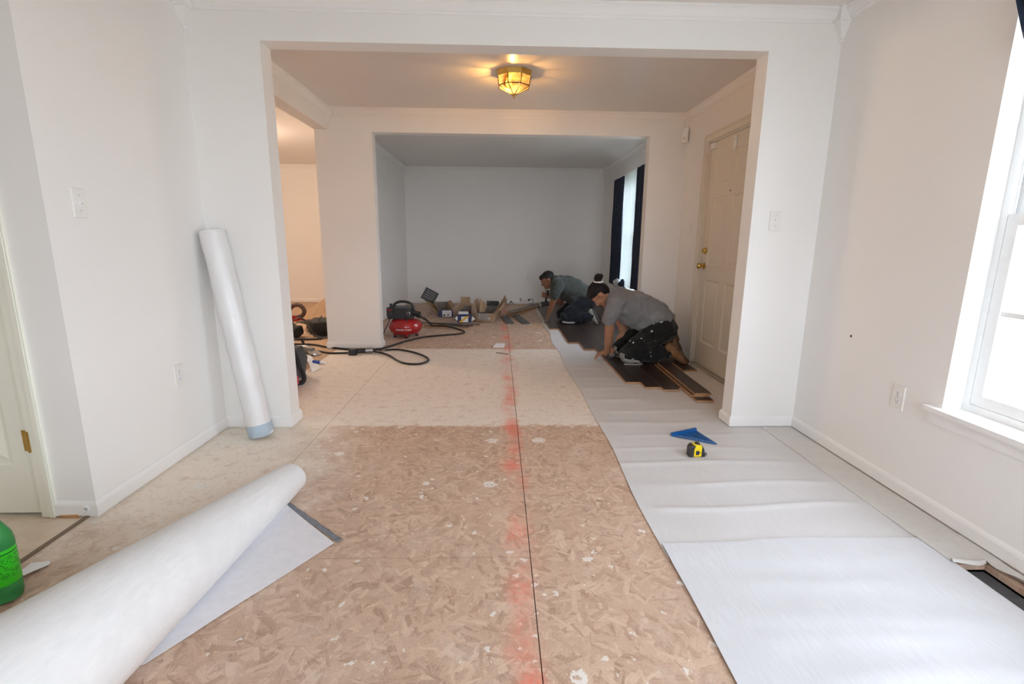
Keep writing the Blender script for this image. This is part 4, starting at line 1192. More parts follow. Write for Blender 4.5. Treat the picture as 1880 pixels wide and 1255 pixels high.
# ------------------------------------------------------------------ soda bottle and paper scrap at the left edge
def green_mat(name, c, alpha):
    m, nt, b = new_mat(name)
    b.inputs['Base Color'].default_value = (*c, 1); b.inputs['Roughness'].default_value = .08
    b.inputs['Transmission Weight'].default_value = alpha; b.inputs['IOR'].default_value = 1.2
    nt.links.new(ramp(nt, noise_(nt, pos(nt), 12, 2), [(.3, tuple(x * .9 for x in c)), (.7, c)]), b.inputs['Base Color'])
    return m
t = thing('soda_bottle', 'green plastic soda bottle with a bright green label behind the big roll', 'bottle', (-1.618, 1.475, 0))
M = Matrix.Translation((-1.618, 1.475, .001))
bm = B(); lathe(bm, [(0, .008), (.030, .0), (.042, .006), (.047, .022), (.047, .062), (.0465, .064), (.0465, .185), (.047, .188), (.0475, .205), (.044, .228), (.034, .252), (.022, .275), (.0145, .292), (.0145, .312), (.018, .314), (.018, .318), (.0135, .320), (.0135, .325), (0, .325)], M, 32); obj('bottle_body', bm, green_mat('green_pet', (.10, .52, .16), .55), t, smooth=True)
bm = B(); lathe(bm, [(.0145, .318), (.0160, .320), (.0160, .338), (.014, .341), (0, .341)], M, 24); obj('cap', bm, simple('green_cap', (.02, .30, .05), .4), t, smooth=True)
m_, nt_, b_ = new_mat('printed_green_label')
p_ = pos(nt_, 'World'); s_ = N(nt_, 'ShaderNodeSeparateXYZ'); nt_.links.new(p_, s_.inputs[0]); z_ = s_.outputs[2]
v_ = N(nt_, 'ShaderNodeTexNoise'); v_.inputs['Scale'].default_value = 120; v_.inputs['Detail'].default_value = 2; nt_.links.new(p_, v_.inputs['Vector'])
ln_ = math_(nt_, 'GREATER_THAN', math_(nt_, 'SINE', math_(nt_, 'MULTIPLY', z_, 900)), .35)
tx_ = math_(nt_, 'MULTIPLY', math_(nt_, 'MULTIPLY', ln_, math_(nt_, 'GREATER_THAN', v_.outputs[0], .5)), math_(nt_, 'MULTIPLY', math_(nt_, 'GREATER_THAN', z_, .09), math_(nt_, 'LESS_THAN', z_, .165)))
band_ = math_(nt_, 'MULTIPLY', math_(nt_, 'GREATER_THAN', z_, .172), math_(nt_, 'LESS_THAN', z_, .176))
c_ = mix(nt_, math_(nt_, 'MAXIMUM', tx_, band_), (.04, .62, .02), (.005, .10, .01)); nt_.links.new(c_, b_.inputs['Base Color']); b_.inputs['Roughness'].default_value = .3
bm = B(); lathe(bm, [(.0468, .066), (.0474, .068), (.0474, .184), (.0468, .186)], M, 32); obj('label', bm, m_, t, smooth=True)
bm = B()
out = [(-1.700, 1.655), (-1.640, 1.665), (-1.622, 1.640), (-1.640, 1.585), (-1.655, 1.555), (-1.642, 1.52), (-1.628, 1.50), (-1.652, 1.505), (-1.672, 1.555), (-1.682, 1.60)]
prism(bm, [(x, y, .003) for x, y in out], (0, 0, .0012))
for v in bm.verts: v.co.z += .012 * max(0, math.sin((v.co.y - 1.5) * 20))
o = obj('paper_scrap', bm, PAPER); tag(o, 'torn scrap of white foam on the dusty boards beside the green bottle', 'scrap')

# ------------------------------------------------------------------ red compressor
cx, cy = -1.137, 6.03
comp = thing('air_compressor', 'red pancake air compressor with a black motor shroud on the hall floor', 'compressor', (cx, cy, 0))
M = Matrix.Translation((cx, cy, 0))
bm = B(); lathe(bm, [(0, .030), (.10, .032), (.150, .045), (.185, .075), (.203, .115), (.205, .135), (.203, .152), (.185, .192), (.150, .220), (.10, .232), (0, .234)], M, 48); obj('tank', bm, RED, comp, smooth=True)
bm = B(); tube(bm, [Vector((cx + .2055 * math.cos(2 * PI * k / 48), cy + .2055 * math.sin(2 * PI * k / 48), .134)) for k in range(48)], .0022, 6, closed=True); obj('weld_seam', bm, RED, comp, smooth=True)
for a in (.35, 1.9, 3.6, 4.95):
    x, y = cx + .135 * math.cos(a), cy + .135 * math.sin(a)
    bm = B(); tube(bm, [(x, y, .050), (x, y, .020)], .016, 12); fo = obj('foot', bm, RED, comp, smooth=True)
    bm = B(); tube(bm, [(x, y, .022), (x, y, .001)], .020, 12); obj('rubber_tip', bm, RUBBER, fo)
bm = B(); box(bm, cx - .19, cx + .10, cy - .115, cy + .115, .232, .366); obj('motor_shroud', bm, BLACKP, comp, bevel=.022, smooth=True)
bm = B(); box(bm, cx - .197, cx - .13, cy - .125, cy - .03, .262, .365); obj('filter_box', bm, simple('charcoal_plastic', (.04, .035, .033), .5), comp, bevel=.008)
bm = B(); box(bm, cx - .192, cx - .135, cy - .127, cy - .12, .338, .350); obj('red_trim', bm, RED, comp)
bm = B(); tube(bm, bezier([(cx - .13, cy - .02, .36), (cx - .11, cy - .02, .408), (cx - .05, cy - .02, .432), (cx + .03, cy - .02, .428), (cx + .085, cy - .02, .40), (cx + .112, cy - .02, .34), (cx + .115, cy - .02, .28)]), .016, 12); obj('carry_handle', bm, BLACKP, comp, smooth=True)
bm = B(); tube(bm, [(cx - .155, cy - .05, .36), (cx - .155, cy - .05, .398)], .016, 12); tube(bm, [(cx - .155, cy - .05, .395), (cx - .155, cy - .05, .41)], .021, 12); obj('pressure_switch', bm, BLACKP, comp, smooth=True)
bm = B(); tube(bm, [(cx + .10, cy - .04, .30), (cx + .19, cy - .05, .285)], .030, 12); tube(bm, [(cx + .15, cy - .06, .27), (cx + .20, cy - .10, .262)], .022, 12); obj('regulator', bm, BLACKP, comp, smooth=True)
bm = B(); lathe(bm, [(.022, 0), (.022, .014), (.019, .016), (0, .016)], Matrix.Translation((cx + .06, cy - .115, .30)) @ Matrix.Rotation(PI / 2, 4, 'X'), 20); ga = obj('pressure_gauge', bm, STEEL, comp, smooth=True)
bm = B(); lathe(bm, [(.017, .0162), (.017, .0166), (0, .0166)], Matrix.Translation((cx + .06, cy - .115, .30)) @ Matrix.Rotation(PI / 2, 4, 'X'), 20); obj('gauge_face', bm, BLACKP, ga)
bm = B(); tube(bm, [(cx + .03, cy - .13, .255), (cx + .05, cy - .16, .232), (cx + .05, cy - .165, .20)], .006, 8); obj('drain_fitting', bm, BLACKP, comp)
for k in range(5):
    bm = B(); box(bm, cx - .10 + k * .028, cx - .084 + k * .028, cy - .118, cy - .114, .265, .33); obj('vent_slot', bm, SLOT, comp)
def text_mesh(s, size, extrude=.0008):
    cu = bpy.data.curves.new('t', 'FONT'); cu.body = s; cu.size = size; cu.extrude = extrude; cu.align_x = 'CENTER'; cu.align_y = 'CENTER'; cu.offset = size * .02
    ob = bpy.data.objects.new('t', cu); col.objects.link(ob)
    dg = bpy.context.evaluated_depsgraph_get()
    me = bpy.data.meshes.new_from_object(ob.evaluated_get(dg)); bpy.data.objects.remove(ob)
    b_ = B(); b_.from_mesh(me); bpy.data.meshes.remove(me); return b_
bm = text_mesh('PORTER CABLE', .027)
for v in bm.verts:
    a = -PI / 2 + .06 + v.co.x / .205
    z = .112 + v.co.y
    R = .2062 - .002 + v.co.z + (0.0 if z > .115 else -(.115 - z) * .45)
    v.co = Vector((cx + R * math.cos(a), cy + R * math.sin(a), z))
lo = obj('lettering', bm, WHITE, comp); lo['label'] = 'white maker lettering across the red tank'
def put(name, pts, r, label, cat, mat=RUBBER, n=8, seg=10, group=None):
    bm = B(); tube(bm, bezier(pts, n), r, seg); o = obj(name, bm, mat, smooth=True); tag(o, label, cat, group); return o
HR = .0105; hz = HR + .0008
put('air_hose', [(cx + .19, cy - .11, .255), (-.93, 6.2, .20), (-.88, 6.5, .06), (-.86, 6.60, .034), (-.72, 6.60, .034), (-.52, 6.47, hz), (-.435, 6.30, hz), (-.47, 6.17, hz), (-.675, 6.06, hz), (-.9, 5.93, hz), (-1.06, 5.70, hz), (-1.17, 5.46, hz), (-1.262, 5.272, hz), (-1.40, 5.226, hz), (-1.60, 5.235, hz), (-1.85, 5.33, hz), (-2.11, 5.48, hz), (-2.5, 5.46, hz), (-2.9, 5.3, hz)], HR,
    'long black air hose from the red compressor past the wall end into left room', 'hose')
put('extension_cord', [(-1.275, 5.125, .03), (-1.20, 5.19, .014), (-1.10, 5.235, hz), (-.95, 5.155, hz), (-.80, 5.00, hz), (-.70, 4.83, hz), (-.69, 4.70, hz), (-.76, 4.60, hz), (-.88, 4.62, hz), (-.98, 4.73, hz), (-1.09, 4.92, hz), (-1.19, 5.045, hz), (-1.29, 5.08, .022)], HR * .92,
    'black extension cord looped on the boards in front of the wall end', 'cord')
put('black_cable', [(-1.46, 5.06, .02), (-1.60, 5.055, hz), (-1.75, 5.055, hz), (-1.955, 5.165, hz), (-2.17, 5.14, hz), (-2.5, 5.0, hz), (-2.9, 5.1, hz)], HR * .92, 'black power cord running left along the boards from the plug block', 'cord')
t = thing('plug_block', 'black and grey cord coupling lying by the foot of the wall end', 'plug', (-1.38, 5.07, 0))
bm = B(); box(bm, -1.53, -1.455, 4.985, 5.06, .001, .062); obj('plug_head', bm, BLACKP, t, bevel=.014, smooth=True)
bm = B(); tube(bm, [(-1.46, 5.05, .035), (-1.385, 5.08, .032)], .026, 12); obj('plug_grip', bm, RUBBER, t, smooth=True)
bm = B(); tube(bm, [(-1.385, 5.08, .032), (-1.315, 5.105, .031)], .029, 14); obj('grey_collar', bm, GREYT, t, smooth=True)
bm = B(); tube(bm, [(-1.32, 5.105, .031), (-1.285, 5.115, .03)], [.022, .016], 12); obj('cord_boot', bm, RUBBER, t, smooth=True)
bm = B(); box(bm, -1.255, -1.205, 5.155, 5.185, .002, .022); obj('brass_coupler', bm, simple('dull_brass', (.45, .40, .30), .4, .6), t, bevel=.005)
put('black_cable', [(cx - .18, cy - .02, .26), (-1.30, 5.93, .235), (-1.345, 5.80, .10), (-1.362, 5.72, .008), (-1.40, 5.70, .006)], .0055, 'thin black cord hanging from the compressor to the boards on its left', 'cord')
put('black_cable', [(cx + .15, cy + .05, .245), (-.93, 6.55, .10), (-.90, 6.77, .04), (-.75, 6.78, .031), (-.5, 6.76, .012), (-.35, 6.78, .0095)], .0075, 'black cord trailing off behind the compressor towards the boxes', 'cord')

# ------------------------------------------------------------------ opened flooring boxes
def flooring_box(label, loc, rz, L, W, H, flaps, front, kinds):
    """open carton, long side along local Y, near end at local y = 0; flaps: (edge, angle_deg, length, material)"""
    t = thing('flooring_box', label, 'box', loc, rz, 'opened flooring cartons')
    th_ = .005
    def part(nm, bm, m, **k): return obj(nm, bm, m, t, world=False, **k)
    def panel(x0, x1, y0, y1, z0, z1, nm, inner, outer, ax, sgn):
        bm = B(); vv = box(bm, x0, x1, y0, y1, z0, z1)
        for f in bm.faces: f.material_index = 1
        bm.faces.ensure_lookup_table(); bmesh.ops.recalc_face_normals(bm, faces=bm.faces)
        for f in bm.faces:
            if f.normal[ax] * sgn > .5: f.material_index = 0
        return part(nm, bm, [outer, inner])
    panel(-W / 2, W / 2, 0, L, .001, .001 + th_, 'bottom_panel', CARDIN, CARD, 2, -1)
    fp = panel(-W / 2, W / 2, 0, th_, .001, H, 'end_panel', CARDIN, front, 1, -1)
    panel(-W / 2, W / 2, L - th_, L, .001, H, 'end_panel', CARDIN, CARD, 1, 1)
    panel(-W / 2, -W / 2 + th_, th_, L - th_, .001, H, 'side_panel', kinds, front, 0, -1)
    panel(W / 2 - th_, W / 2, th_, L - th_, .001, H, 'side_panel', kinds, front, 0, 1)
    for edge, ang, ln, m, a0, a1 in flaps:
        a = math.radians(ang)
        bm = B()
        if edge in 'lr':
            s = -1 if edge == 'l' else 1
            p0, p1 = Vector((s * W / 2, a0 * L, H)), Vector((s * W / 2, a1 * L, H)); d = Vector((s * math.cos(a), 0, math.sin(a)))
        else:
            s = 0 if edge == 'n' else L
            p0, p1 = Vector((-W / 2 + a0 * W, s, H)), Vector((-W / 2 + a1 * W, s, H)); d = Vector((0, (-1 if edge == 'n' else 1) * math.cos(a), math.sin(a)))
        nrm = d.cross((p1 - p0).normalized()) * .004
        prism(bm, [p0, p1, p1 + d * ln + (p0 - p1) * .04, p0 + d * ln + (p1 - p0) * .04], nrm)
        part('flap', bm, m)
    return t
def sticker(parent, x0, x1, z0, z1, m, y=-.0006, nm='label', t=.0008):
    bm = B(); box(bm, x0, x1, y - t, y, z0, z1); return obj(nm, bm, m, parent, world=False)
BLK = simple('dark_grey_print', (.05, .055, .065), .6)
b1 = flooring_box('navy flooring carton lying open with a dark flap stuck up at its far left', (-.80, 7.55, .001), .18, 1.05, .215, .115,
    [('l', 60, .11, CARD, .02, .55), ('r', 35, .06, CARD, .1, .95)], NAVYP, CARD)
sticker(b1, -.055, .085, .012, .108, PAPER); sticker(b1, -.045, -.008, .02, .048, BLK, -.0016, 'printed_block', .0004); sticker(b1, .015, .05, .03, .048, BLK, -.0016, 'printed_block', .0004)
for k in range(4): sticker(b1, -.04, .07, .060 + k * .011, .063 + k * .011, CARDIN, -.0016, 'printed_line', .0003)
b1i = (Matrix.Translation(b1.location) @ Matrix.Rotation(b1.rotation_euler.z, 4, 'Z')).inverted()
LID = Matrix.Translation((-1.16, 8.05, .19)) @ Matrix.Rotation(math.radians(28), 4, 'Y') @ Matrix.Rotation(math.radians(-15), 4, 'X')
bm = B(); box(bm, -.115, .115, -.004, .004, 0, .20, M=b1i @ LID); ef = obj('end_flap', bm, BLK, b1, world=False); ef['label'] = 'dark grey end flap standing tilted'
bm = B(); vv = prism(bm, [(-1.20, 8.05, .21), (-1.04, 8.045, .14), (-.92, 7.80, .02), (-1.00, 7.86, .003)], (.004, .010, 0)); bmesh.ops.transform(bm, matrix=b1i, verts=bm.verts); obj('long_flap', bm, CARD, b1, world=False)
bm = B()
for k in range(4): box(bm, -.08, .08, -.0048, -.0041, .05 + k * .035, .062 + k * .035, M=b1i @ LID)
obj('printed_lines', bm, CARDIN, ef, world=False)
b2 = flooring_box('navy carton with a yellow stripe, white lid strip and brown flaps folded back', (-.485, 7.06, .001), .05, .95, .20, .125,
    [('l', 108, .19, CARD, .05, .16), ('f', 55, .16, CARD, .1, .9), ('l', 150, .10, CARD, .3, .95), ('n', 165, .10, PAPER, .05, .8)], NAVYP, CARD)
sticker(b2, -.045, .055, .01, .09, PAPER)
bm = B(); prism(bm, [(-.085, -.0018, .008), (-.045, -.0018, .008), (.075, -.0018, .098), (.03, -.0018, .098)], (0, .0006, 0)); obj('yellow_stripe', bm, YELLOWP, b2, world=False)
bm = B(); prism(bm, [(-.10, -.002, .03), (-.135, -.012, .07), (-.10, -.004, .10)], (.002, .006, 0)); obj('torn_corner', bm, PAPER, b2, world=False)
bm = B(); prism(bm, [(.10, -.002, .02), (.155, -.012, .055), (.11, -.004, .10)], (.002, .006, 0)); obj('torn_corner', bm, PAPER, b2, world=False)
b3 = flooring_box('brown carton gaping open with tall brown flaps and a grey inside', (-.19, 7.12, .001), -.12, .85, .27, .13,
    [('r', 62, .22, CARD, .04, .55), ('l', 75, .17, CARD, .1, .6), ('f', 80, .08, BLK, .1, .9), ('l', 140, .14, CARD, .5, .98), ('n', -60, .10, CARDIN, .12, .72)], CARD, CARDIN)
bm = B(); prism(bm, [(.115, .02, .13), (.175, -.02, .16), (.29, .26, .33), (.275, .32, .20)], (.004, .002, 0)); obj('flap', bm, CARD, b3, world=False)
bm = B(); prism(bm, [(.13, .10, .14), (.265, .22, .38), (.27, .34, .26), (.20, .4, .14)], (.004, .002, 0)); obj('flap', bm, CARD, b3, world=False)
bm = B(); prism(bm, [(-.10, .10, .13), (-.085, .12, .33), (-.01, .26, .22), (-.03, .2, .12)], (.004, .003, 0)); obj('flap', bm, CARD, b3, world=False)
sticker(b3, -.085, .075, .045, .065, PAPER)

# planks lying about the back room
loose_plank('dark plank across the floor behind the compressor, upper of the pair', 1.0, .125, (-.75, 6.90, .004), 1.42, group='planks by the compressor')
loose_plank('dark plank across the floor nearer the compressor, lower of the pair', .62, .11, (-.70, 6.66, .003), 1.50, group='planks by the compressor')
GP = simple('grey_plank_back', (.075, .075, .08), .5, var=.2, scale=20)
for lab, L, loc, rz in (('grey backed plank offcut lying nearest the brown carton on the strand board', .66, (.135, 7.32, .002), .10), ('grey backed plank offcut lying nearest the white underlay edge', .80, (.335, 7.38, .002), .16)):
    bm = B(); box(bm, -.058, .058, -L / 2, L / 2, 0, .013); o = obj('plank_offcut', bm, [GP], bevel=.001); o.location = loc; o.rotation_euler = (0, 0, rz); tag(o, lab, 'plank')
for k, (lab, loc, rz, p) in enumerate((('dark plank at the bottom of the slanting stack by the far wall', (.37, 8.19, .003), -.42, .0), ('dark plank in the middle of the slanting stack by the far wall', (.39, 8.24, .021), -.36, .0), ('dark plank topmost of the slanting stack by the far wall', (.45, 8.32, .039), -.50, .0))):
    loose_plank(lab, 1.15, PW, loc, rz, pitch=p, group='slanting plank stack')
def chip(label, pts, t_, m, name='wood_chip', z=.001):
    bm = B(); prism(bm, [(x, y, z) for x, y in pts], (0, 0, t_)); o = obj(name, bm, m); tag(o, label, 'offcut'); return o
chip('small pale square offcut lying on the boards in the middle of the hall', [(-.057, 5.39), (.064, 5.392), (.079, 5.569), (-.022, 5.567)], .012, PAPER, 'square_offcut')
chip('thin dark sliver lying on the boards just before the pale square offcut', [(-.019, 5.125), (.112, 5.05), (.112, 5.062), (-.019, 5.14)], .006, simple('grey_sliver', (.2, .17, .15), .8), 'wood_sliver')
chip('pale wooden shim lying on the boards near the underlay edge', [(.40, 6.70), (.58, 6.72), (.58, 6.75), (.40, 6.735)], .006, LUMBER, 'wood_shim')
chip('pale wooden shim slanting off the white underlay edge beyond the other shim', [(.46, 6.90), (.60, 6.93), (.68, 6.80), (.70, 6.81), (.61, 6.96), (.46, 6.93)], .006, LUMBER, 'wood_shim')
chip('pale splinter lying on the boards beyond the loose hose', [(-.28, 6.36), (-.16, 6.39), (-.15, 6.42), (-.28, 6.40)], .004, LUMBER, 'wood_sliver')

# ------------------------------------------------------------------ tools seen past the left pier
t = thing('tool_bag', 'black tool tote with grey and blue straps half hidden behind the left pier', 'bag', (-1.80, 4.15, 0))
bm = B()
prism(bm, [(-2.05, 3.95, .004), (-1.69, 3.95, .004), (-1.66, 3.95, .16), (-1.70, 3.95, .26), (-2.05, 3.95, .27)], (0, .30, 0)); obj('bag_body', bm, BLACKF, t, bevel=.03, smooth=True)
bm = B(); prism(bm, [(-1.80, 3.945, .05), (-1.70, 3.945, .05), (-1.69, 3.945, .17), (-1.80, 3.945, .18)], (0, -.035, 0)); obj('outer_pocket', bm, BLACKF, t, bevel=.01, smooth=True)
bm = B(); tube(bm, bezier([(-1.86, 4.05, .26), (-1.80, 4.02, .34), (-1.72, 4.0, .335), (-1.655, 3.98, .26), (-1.62, 3.97, .15), (-1.585, 3.95, .07), (-1.60, 3.94, .02), (-1.68, 3.93, .012)]), (.020), 10, side=None); obj('padded_strap', bm, BLACKF, t, smooth=True)
bm = B(); tube(bm, bezier([(-1.78, 3.94, .30), (-1.735, 3.93, .28), (-1.70, 3.925, .20), (-1.69, 3.925, .12)]), [(.016, .003)] * 25, 8, side=(1, 0, 0)); obj('blue_strap', bm, BLUES, t, smooth=True)
bm = B()
for k in range(5): box(bm, -.012, .012, -.002, .002, -.006, .006, M=Matrix.Translation((-1.74 + .022 * k, 3.985 - .004 * k, .352 - .012 * k * k * .5)) @ Matrix.Rotation(.5 * k, 4, 'Y'))
obj('webbing_mark', bm, WHITE, t)
rumple('pink_cloth', 'bright pink cloth bundled on the floor against the black tool tote', 'cloth', (-1.66, 3.76, .004), (.10, .12, .17), PINK, 11)
t = thing('angle_grinder', 'grey and black power tool with round guard on the floor by crumpled paper', 'power tool', (-2.0, 5.05, 0))
bm = B(); tube(bm, [(-2.08, 5.06, .052), (-1.985, 5.05, .050), (-1.90, 5.02, .045)], [.040, .046, .030], 16); obj('motor_housing', bm, GREYT, t, smooth=True)
bm = B(); tube(bm, [(-2.10, 5.08, .055), (-2.24, 5.10, .045)], [.030, .024], 14); obj('handle', bm, BLACKP, t, smooth=True)
bm = B(); lathe(bm, [(0, 0), (.062, 0), (.066, .006), (.062, .022), (.02, .026), (0, .026)], Matrix.Translation((-1.885, 5.01, .012)) @ Matrix.Rotation(.35, 4, 'Y'), 28); obj('disc_guard', bm, STEEL, t, smooth=True)
bm = B(); tube(bm, [(-2.0, 5.06, .085), (-2.03, 5.09, .135)], .014, 10); obj('side_handle', bm, BLACKP, t, smooth=True)
bm = B(); g = []
for i in range(13):
    u = i / 12
    g.append([bm.verts.new((-1.985 + .33 * u + .03 * w_, 4.98 - .60 * u + .14 * (w_ - .5), .003 + .06 * math.sin(PI * u) * (1 - w_) ** 2 + .004 * math.sin(9 * u))) for w_ in (0, .33, .66, 1)])
for a, b_ in zip(g, g[1:]):
    for i in range(3): bm.faces.new((a[i], a[i + 1], b_[i + 1], b_[i]))
solidify(bm, .0008); o = obj('paper_sheet', bm, PAPER, smooth=True); tag(o, 'white crumpled paper sheet lying beside the black tool tote', 'paper')
t = thing('marker_pen', 'blue marker with a white cap lying on the boards beside the crumpled paper', 'marker', (-1.70, 4.61, 0))
bm = B(); tube(bm, [(-1.77, 4.66, .0165), (-1.69, 4.632, .0165)], .015, 14); obj('barrel', bm, BLUES, t, smooth=True)
bm = B(); tube(bm, [(-1.69, 4.632, .0165), (-1.643, 4.616, .0160)], [.0145, .010], 14); obj('cap', bm, WHITE, t, smooth=True)
t = thing('tool_belt', 'black leather tool belt heaped with pouches on the left room floor', 'tool belt', (-2.3, 6.0, 0))
LEA = simple('black_leather', (.018, .017, .016), .5, var=.3, scale=20, bstr=.3, bscale=90)
for nm, c, s, r in (('pouch', (-2.16, 6.05, .115), (.11, .10, .11), .3), ('pouch', (-2.47, 5.93, .075), (.10, .08, .07), -.2), ('pouch', (-2.30, 6.18, .10), (.08, .07, .09), .8)):
    bm = B(); M = Matrix.Translation(c) @ Matrix.Rotation(r, 4, 'Z') @ Matrix.Rotation(.25, 4, 'X')
    box(bm, -s[0], s[0], -s[1], s[1], -s[2] * .9, s[2] * .8, M=M); o = obj(nm, bm, LEA, t, bevel=.03, smooth=True)
    bm = B(); box(bm, -s[0] * .9, s[0] * .9, -s[1] - .006, s[1] * .2, s[2] * .62, s[2] * .86, M=M); obj('pouch_flap', bm, BLACKF, o, bevel=.01, smooth=True)
bm = B(); tube(bm, bezier([(-2.62, 5.86, .02), (-2.45, 5.80, .10), (-2.36, 5.82, .20), (-2.25, 5.86, .17), (-2.18, 5.84, .06), (-2.10, 5.83, .02), (-2.0, 5.9, .03)]), [(.028, .006)] * 49, 8, side=(0, 1, .3)); obj('belt_strap', bm, LEA, t, smooth=True)
bm = B(); tube(bm, bezier([(-2.52, 5.92, .12), (-2.42, 5.88, .22), (-2.36, 5.92, .24), (-2.30, 5.98, .16)]), [(.022, .006)] * 25, 8, side=(0, 1, .2)); obj('belt_strap', bm, LEA, t, smooth=True)
bm = B(); tube(bm, bezier([(-2.62, 5.78, .012), (-2.4, 5.74, .018), (-2.2, 5.76, .012), (-2.08, 5.80, .012)]), .012, 8); obj('pad_edge', bm, LEA, t, smooth=True)
for p_, q_ in (((-2.17, 5.97, .20), (-2.11, 5.94, .27)), ((-2.08, 6.0, .19), (-2.05, 5.98, .25))):
    bm = B(); tube(bm, [p_, q_], .009, 8); obj('tool_shank', bm, STEEL, t, smooth=True)
bm = B(); box(bm, -2.275, -2.25, 5.83, 5.838, .075, .125); obj('buckle', bm, STEEL, t, bevel=.003)
t = thing('nail_gun', 'brown and red power tool with a looped handle on the left room floor', 'power tool', (-2.68, 6.4, 0))
bm = B(); tube(bm, bezier([(-2.75, 6.4, .13), (-2.66, 6.4, .30), (-2.56, 6.4, .33), (-2.50, 6.4, .27), (-2.52, 6.4, .20), (-2.60, 6.4, .17)]), .026, 12); obj('looped_handle', bm, simple('brown_rubber', (.09, .05, .035), .6), t, smooth=True)
bm = B(); box(bm, -2.78, -2.58, 6.35, 6.46, .12, .20); obj('red_body', bm, RED, t, bevel=.02, smooth=True)
bm = B(); tube(bm, [(-2.72, 6.40, .13), (-2.66, 6.38, .004)], [.05, .06], 14); obj('base_foot', bm, BLACKP, t, smooth=True)
bm = B(); tube(bm, [(-2.58, 6.40, .15), (-2.45, 6.36, .135)], .014, 10); obj('nozzle', bm, RED, t, smooth=True)
t = thing('cardboard_flap', 'brown cardboard sheet propped slanting behind the black tool belt', 'cardboard', (-2.7, 7.4, 0))
bm = B(); prism(bm, [(-3.0, 7.3, .004), (-2.30, 7.3, .004), (-2.30, 7.46, .16), (-2.52, 7.55, .28), (-2.62, 7.55, .29)], (0, .008, .002)); obj('sheet', bm, CARD, t)
bm = B(); prism(bm, [(-2.50, 7.50, .20), (-2.22, 7.50, .20), (-2.22, 7.5, .26), (-2.42, 7.5, .255)], (.0, .006, 0)); obj('folded_edge', bm, CARD, t)

# ------------------------------------------------------------------ people
def head(bm, c, u, f, neck_to, sc=1.0):
    """skull, jaw, nose, ears, lips and neck as overlapping solids; c centre, u crown direction, f face direction"""
    c, u, f = Vector(c), Vector(u).normalized(), Vector(f).normalized(); f = (f - u * f.dot(u)).normalized(); s = u.cross(f)
    R = basis(f, s, u)
    L = lambda a, b_, d: c + (f * a + s * b_ + u * d) * sc
    def e(p, r): ball(bm, L(*p), tuple(x * sc for x in r), R, 18, 12)
    e((-.010, 0, .028), (.096, .077, .088)); e((.030, 0, -.030), (.062, .062, .078)); e((.046, 0, -.088), (.038, .040, .028)); e((.0, 0, -.055), (.06, .060, .055))
    e((.078, 0, .022), (.016, .055, .012)); e((.079, .034, -.026), (.016, .020, .016)); e((.079, -.034, -.026), (.016, .020, .016))
    tube(bm, [L(.084, 0, .010), L(.098, 0, -.014), L(.108, 0, -.030)], [.009 * sc, .011 * sc, .015 * sc], 10); e((.098, 0, -.034), (.014, .018, .010))
    e((.086, 0, -.058), (.012, .025, .006)); e((.083, 0, -.068), (.012, .022, .007)); e((.080, 0, -.092), (.016, .020, .014))
    for sg in (1, -1):
        e((-.010, sg * .078, -.008), (.020, .009, .032)); e((-.004, sg * .084, .008), (.016, .006, .014))
    tube(bm, [L(-.02, 0, -.03), L(-.03, 0, -.10), Vector(neck_to)], [.060 * sc, .056 * sc, .066 * sc], 16)
    return L, R
def eyes(parent, L, sc=1.0):
    for sg in (1, -1):
        bm = B(); ball(bm, L(.0715, sg * .031, .0), .0090 * sc, None, 12, 8); eo = obj('eye', bm, EYEW, parent, smooth=True)
        bm = B(); ball(bm, L(.0755, sg * .031, -.001), .0066 * sc, None, 10, 6); obj('iris', bm, SLOT, eo, smooth=True)
        bm = B(); tube(bm, [L(.083, sg * .014, .021), L(.092, sg * .032, .026), L(.080, sg * .050, .021)], [.004 * sc, .005 * sc, .003 * sc], 8); obj('eyebrow', bm, HAIR, parent, smooth=True)
def hand(bm, wrist, d, n, thumb_side, curl=.5, sc=1.0, spread=.16):
    """palm and five bent fingers; d pointing direction, n back-of-hand normal"""
    w, d = Vector(wrist), Vector(d).normalized(); n = Vector(n); n = (n - d * n.dot(d)).normalized(); s = d.cross(n).normalized() * thumb_side
    k = sc
    tube(bm, [w - d * .03 * k, w + d * .01 * k, w + d * .05 * k, w + d * .088 * k], [(.026 * k, .020 * k), (.029 * k, .018 * k), (.041 * k, .015 * k), (.040 * k, .012 * k)], 14, side=s)
    for i, (o_, ln) in enumerate(((.031, .072), (.0105, .082), (-.0105, .076), (-.031, .058))):
        p = w + d * .083 * k + s * o_ * k; a = curl * .5; pts = [p - d * .02 * k, p]; dd = (d + s * o_ * spread / .03 * .5).normalized()
        for seg in (.45, .30, .25):
            dir_ = dd * math.cos(a) - n * math.sin(a); p = p + dir_ * ln * seg * k; pts.append(p); a += curl * .55
        tube(bm, pts, [.0085 * k, .0095 * k, .0088 * k, .0080 * k, .0065 * k], 10)
    p = w + d * .022 * k + s * .028 * k
    t1 = p + (d * .6 + s * .75 - n * .25).normalized() * .038 * k; t2 = t1 + (d * .85 + s * .30 - n * .3).normalized() * .030 * k; t3 = t2 + (d * .95 - n * .3).normalized() * .022 * k
    tube(bm, [p - s * .012 * k, p, t1, t2, t3], [.013 * k, .014 * k, .0115 * k, .0102 * k, .0078 * k], 10)
def limb(bm, pts, radii, side=(0, 1, 0), seg=18):
    tube(bm, pts, radii, seg, side=side)
    for p, r in zip(pts, radii):
        q = r if isinstance(r, tuple) else (r, r)
        ball(bm, p, min(q) * .995, None, 14, 10)
def folds(amp, fr, sd):
    def f(p, n):
        q = p * fr + Vector((sd, 0, 0))
        return amp * (noise.noise(q) + .6 * noise.noise(q * 2.1)) + amp * .5 * math.sin(p.x * 40 - p.z * 55 + 6 * noise.noise(p * 7))
    return f
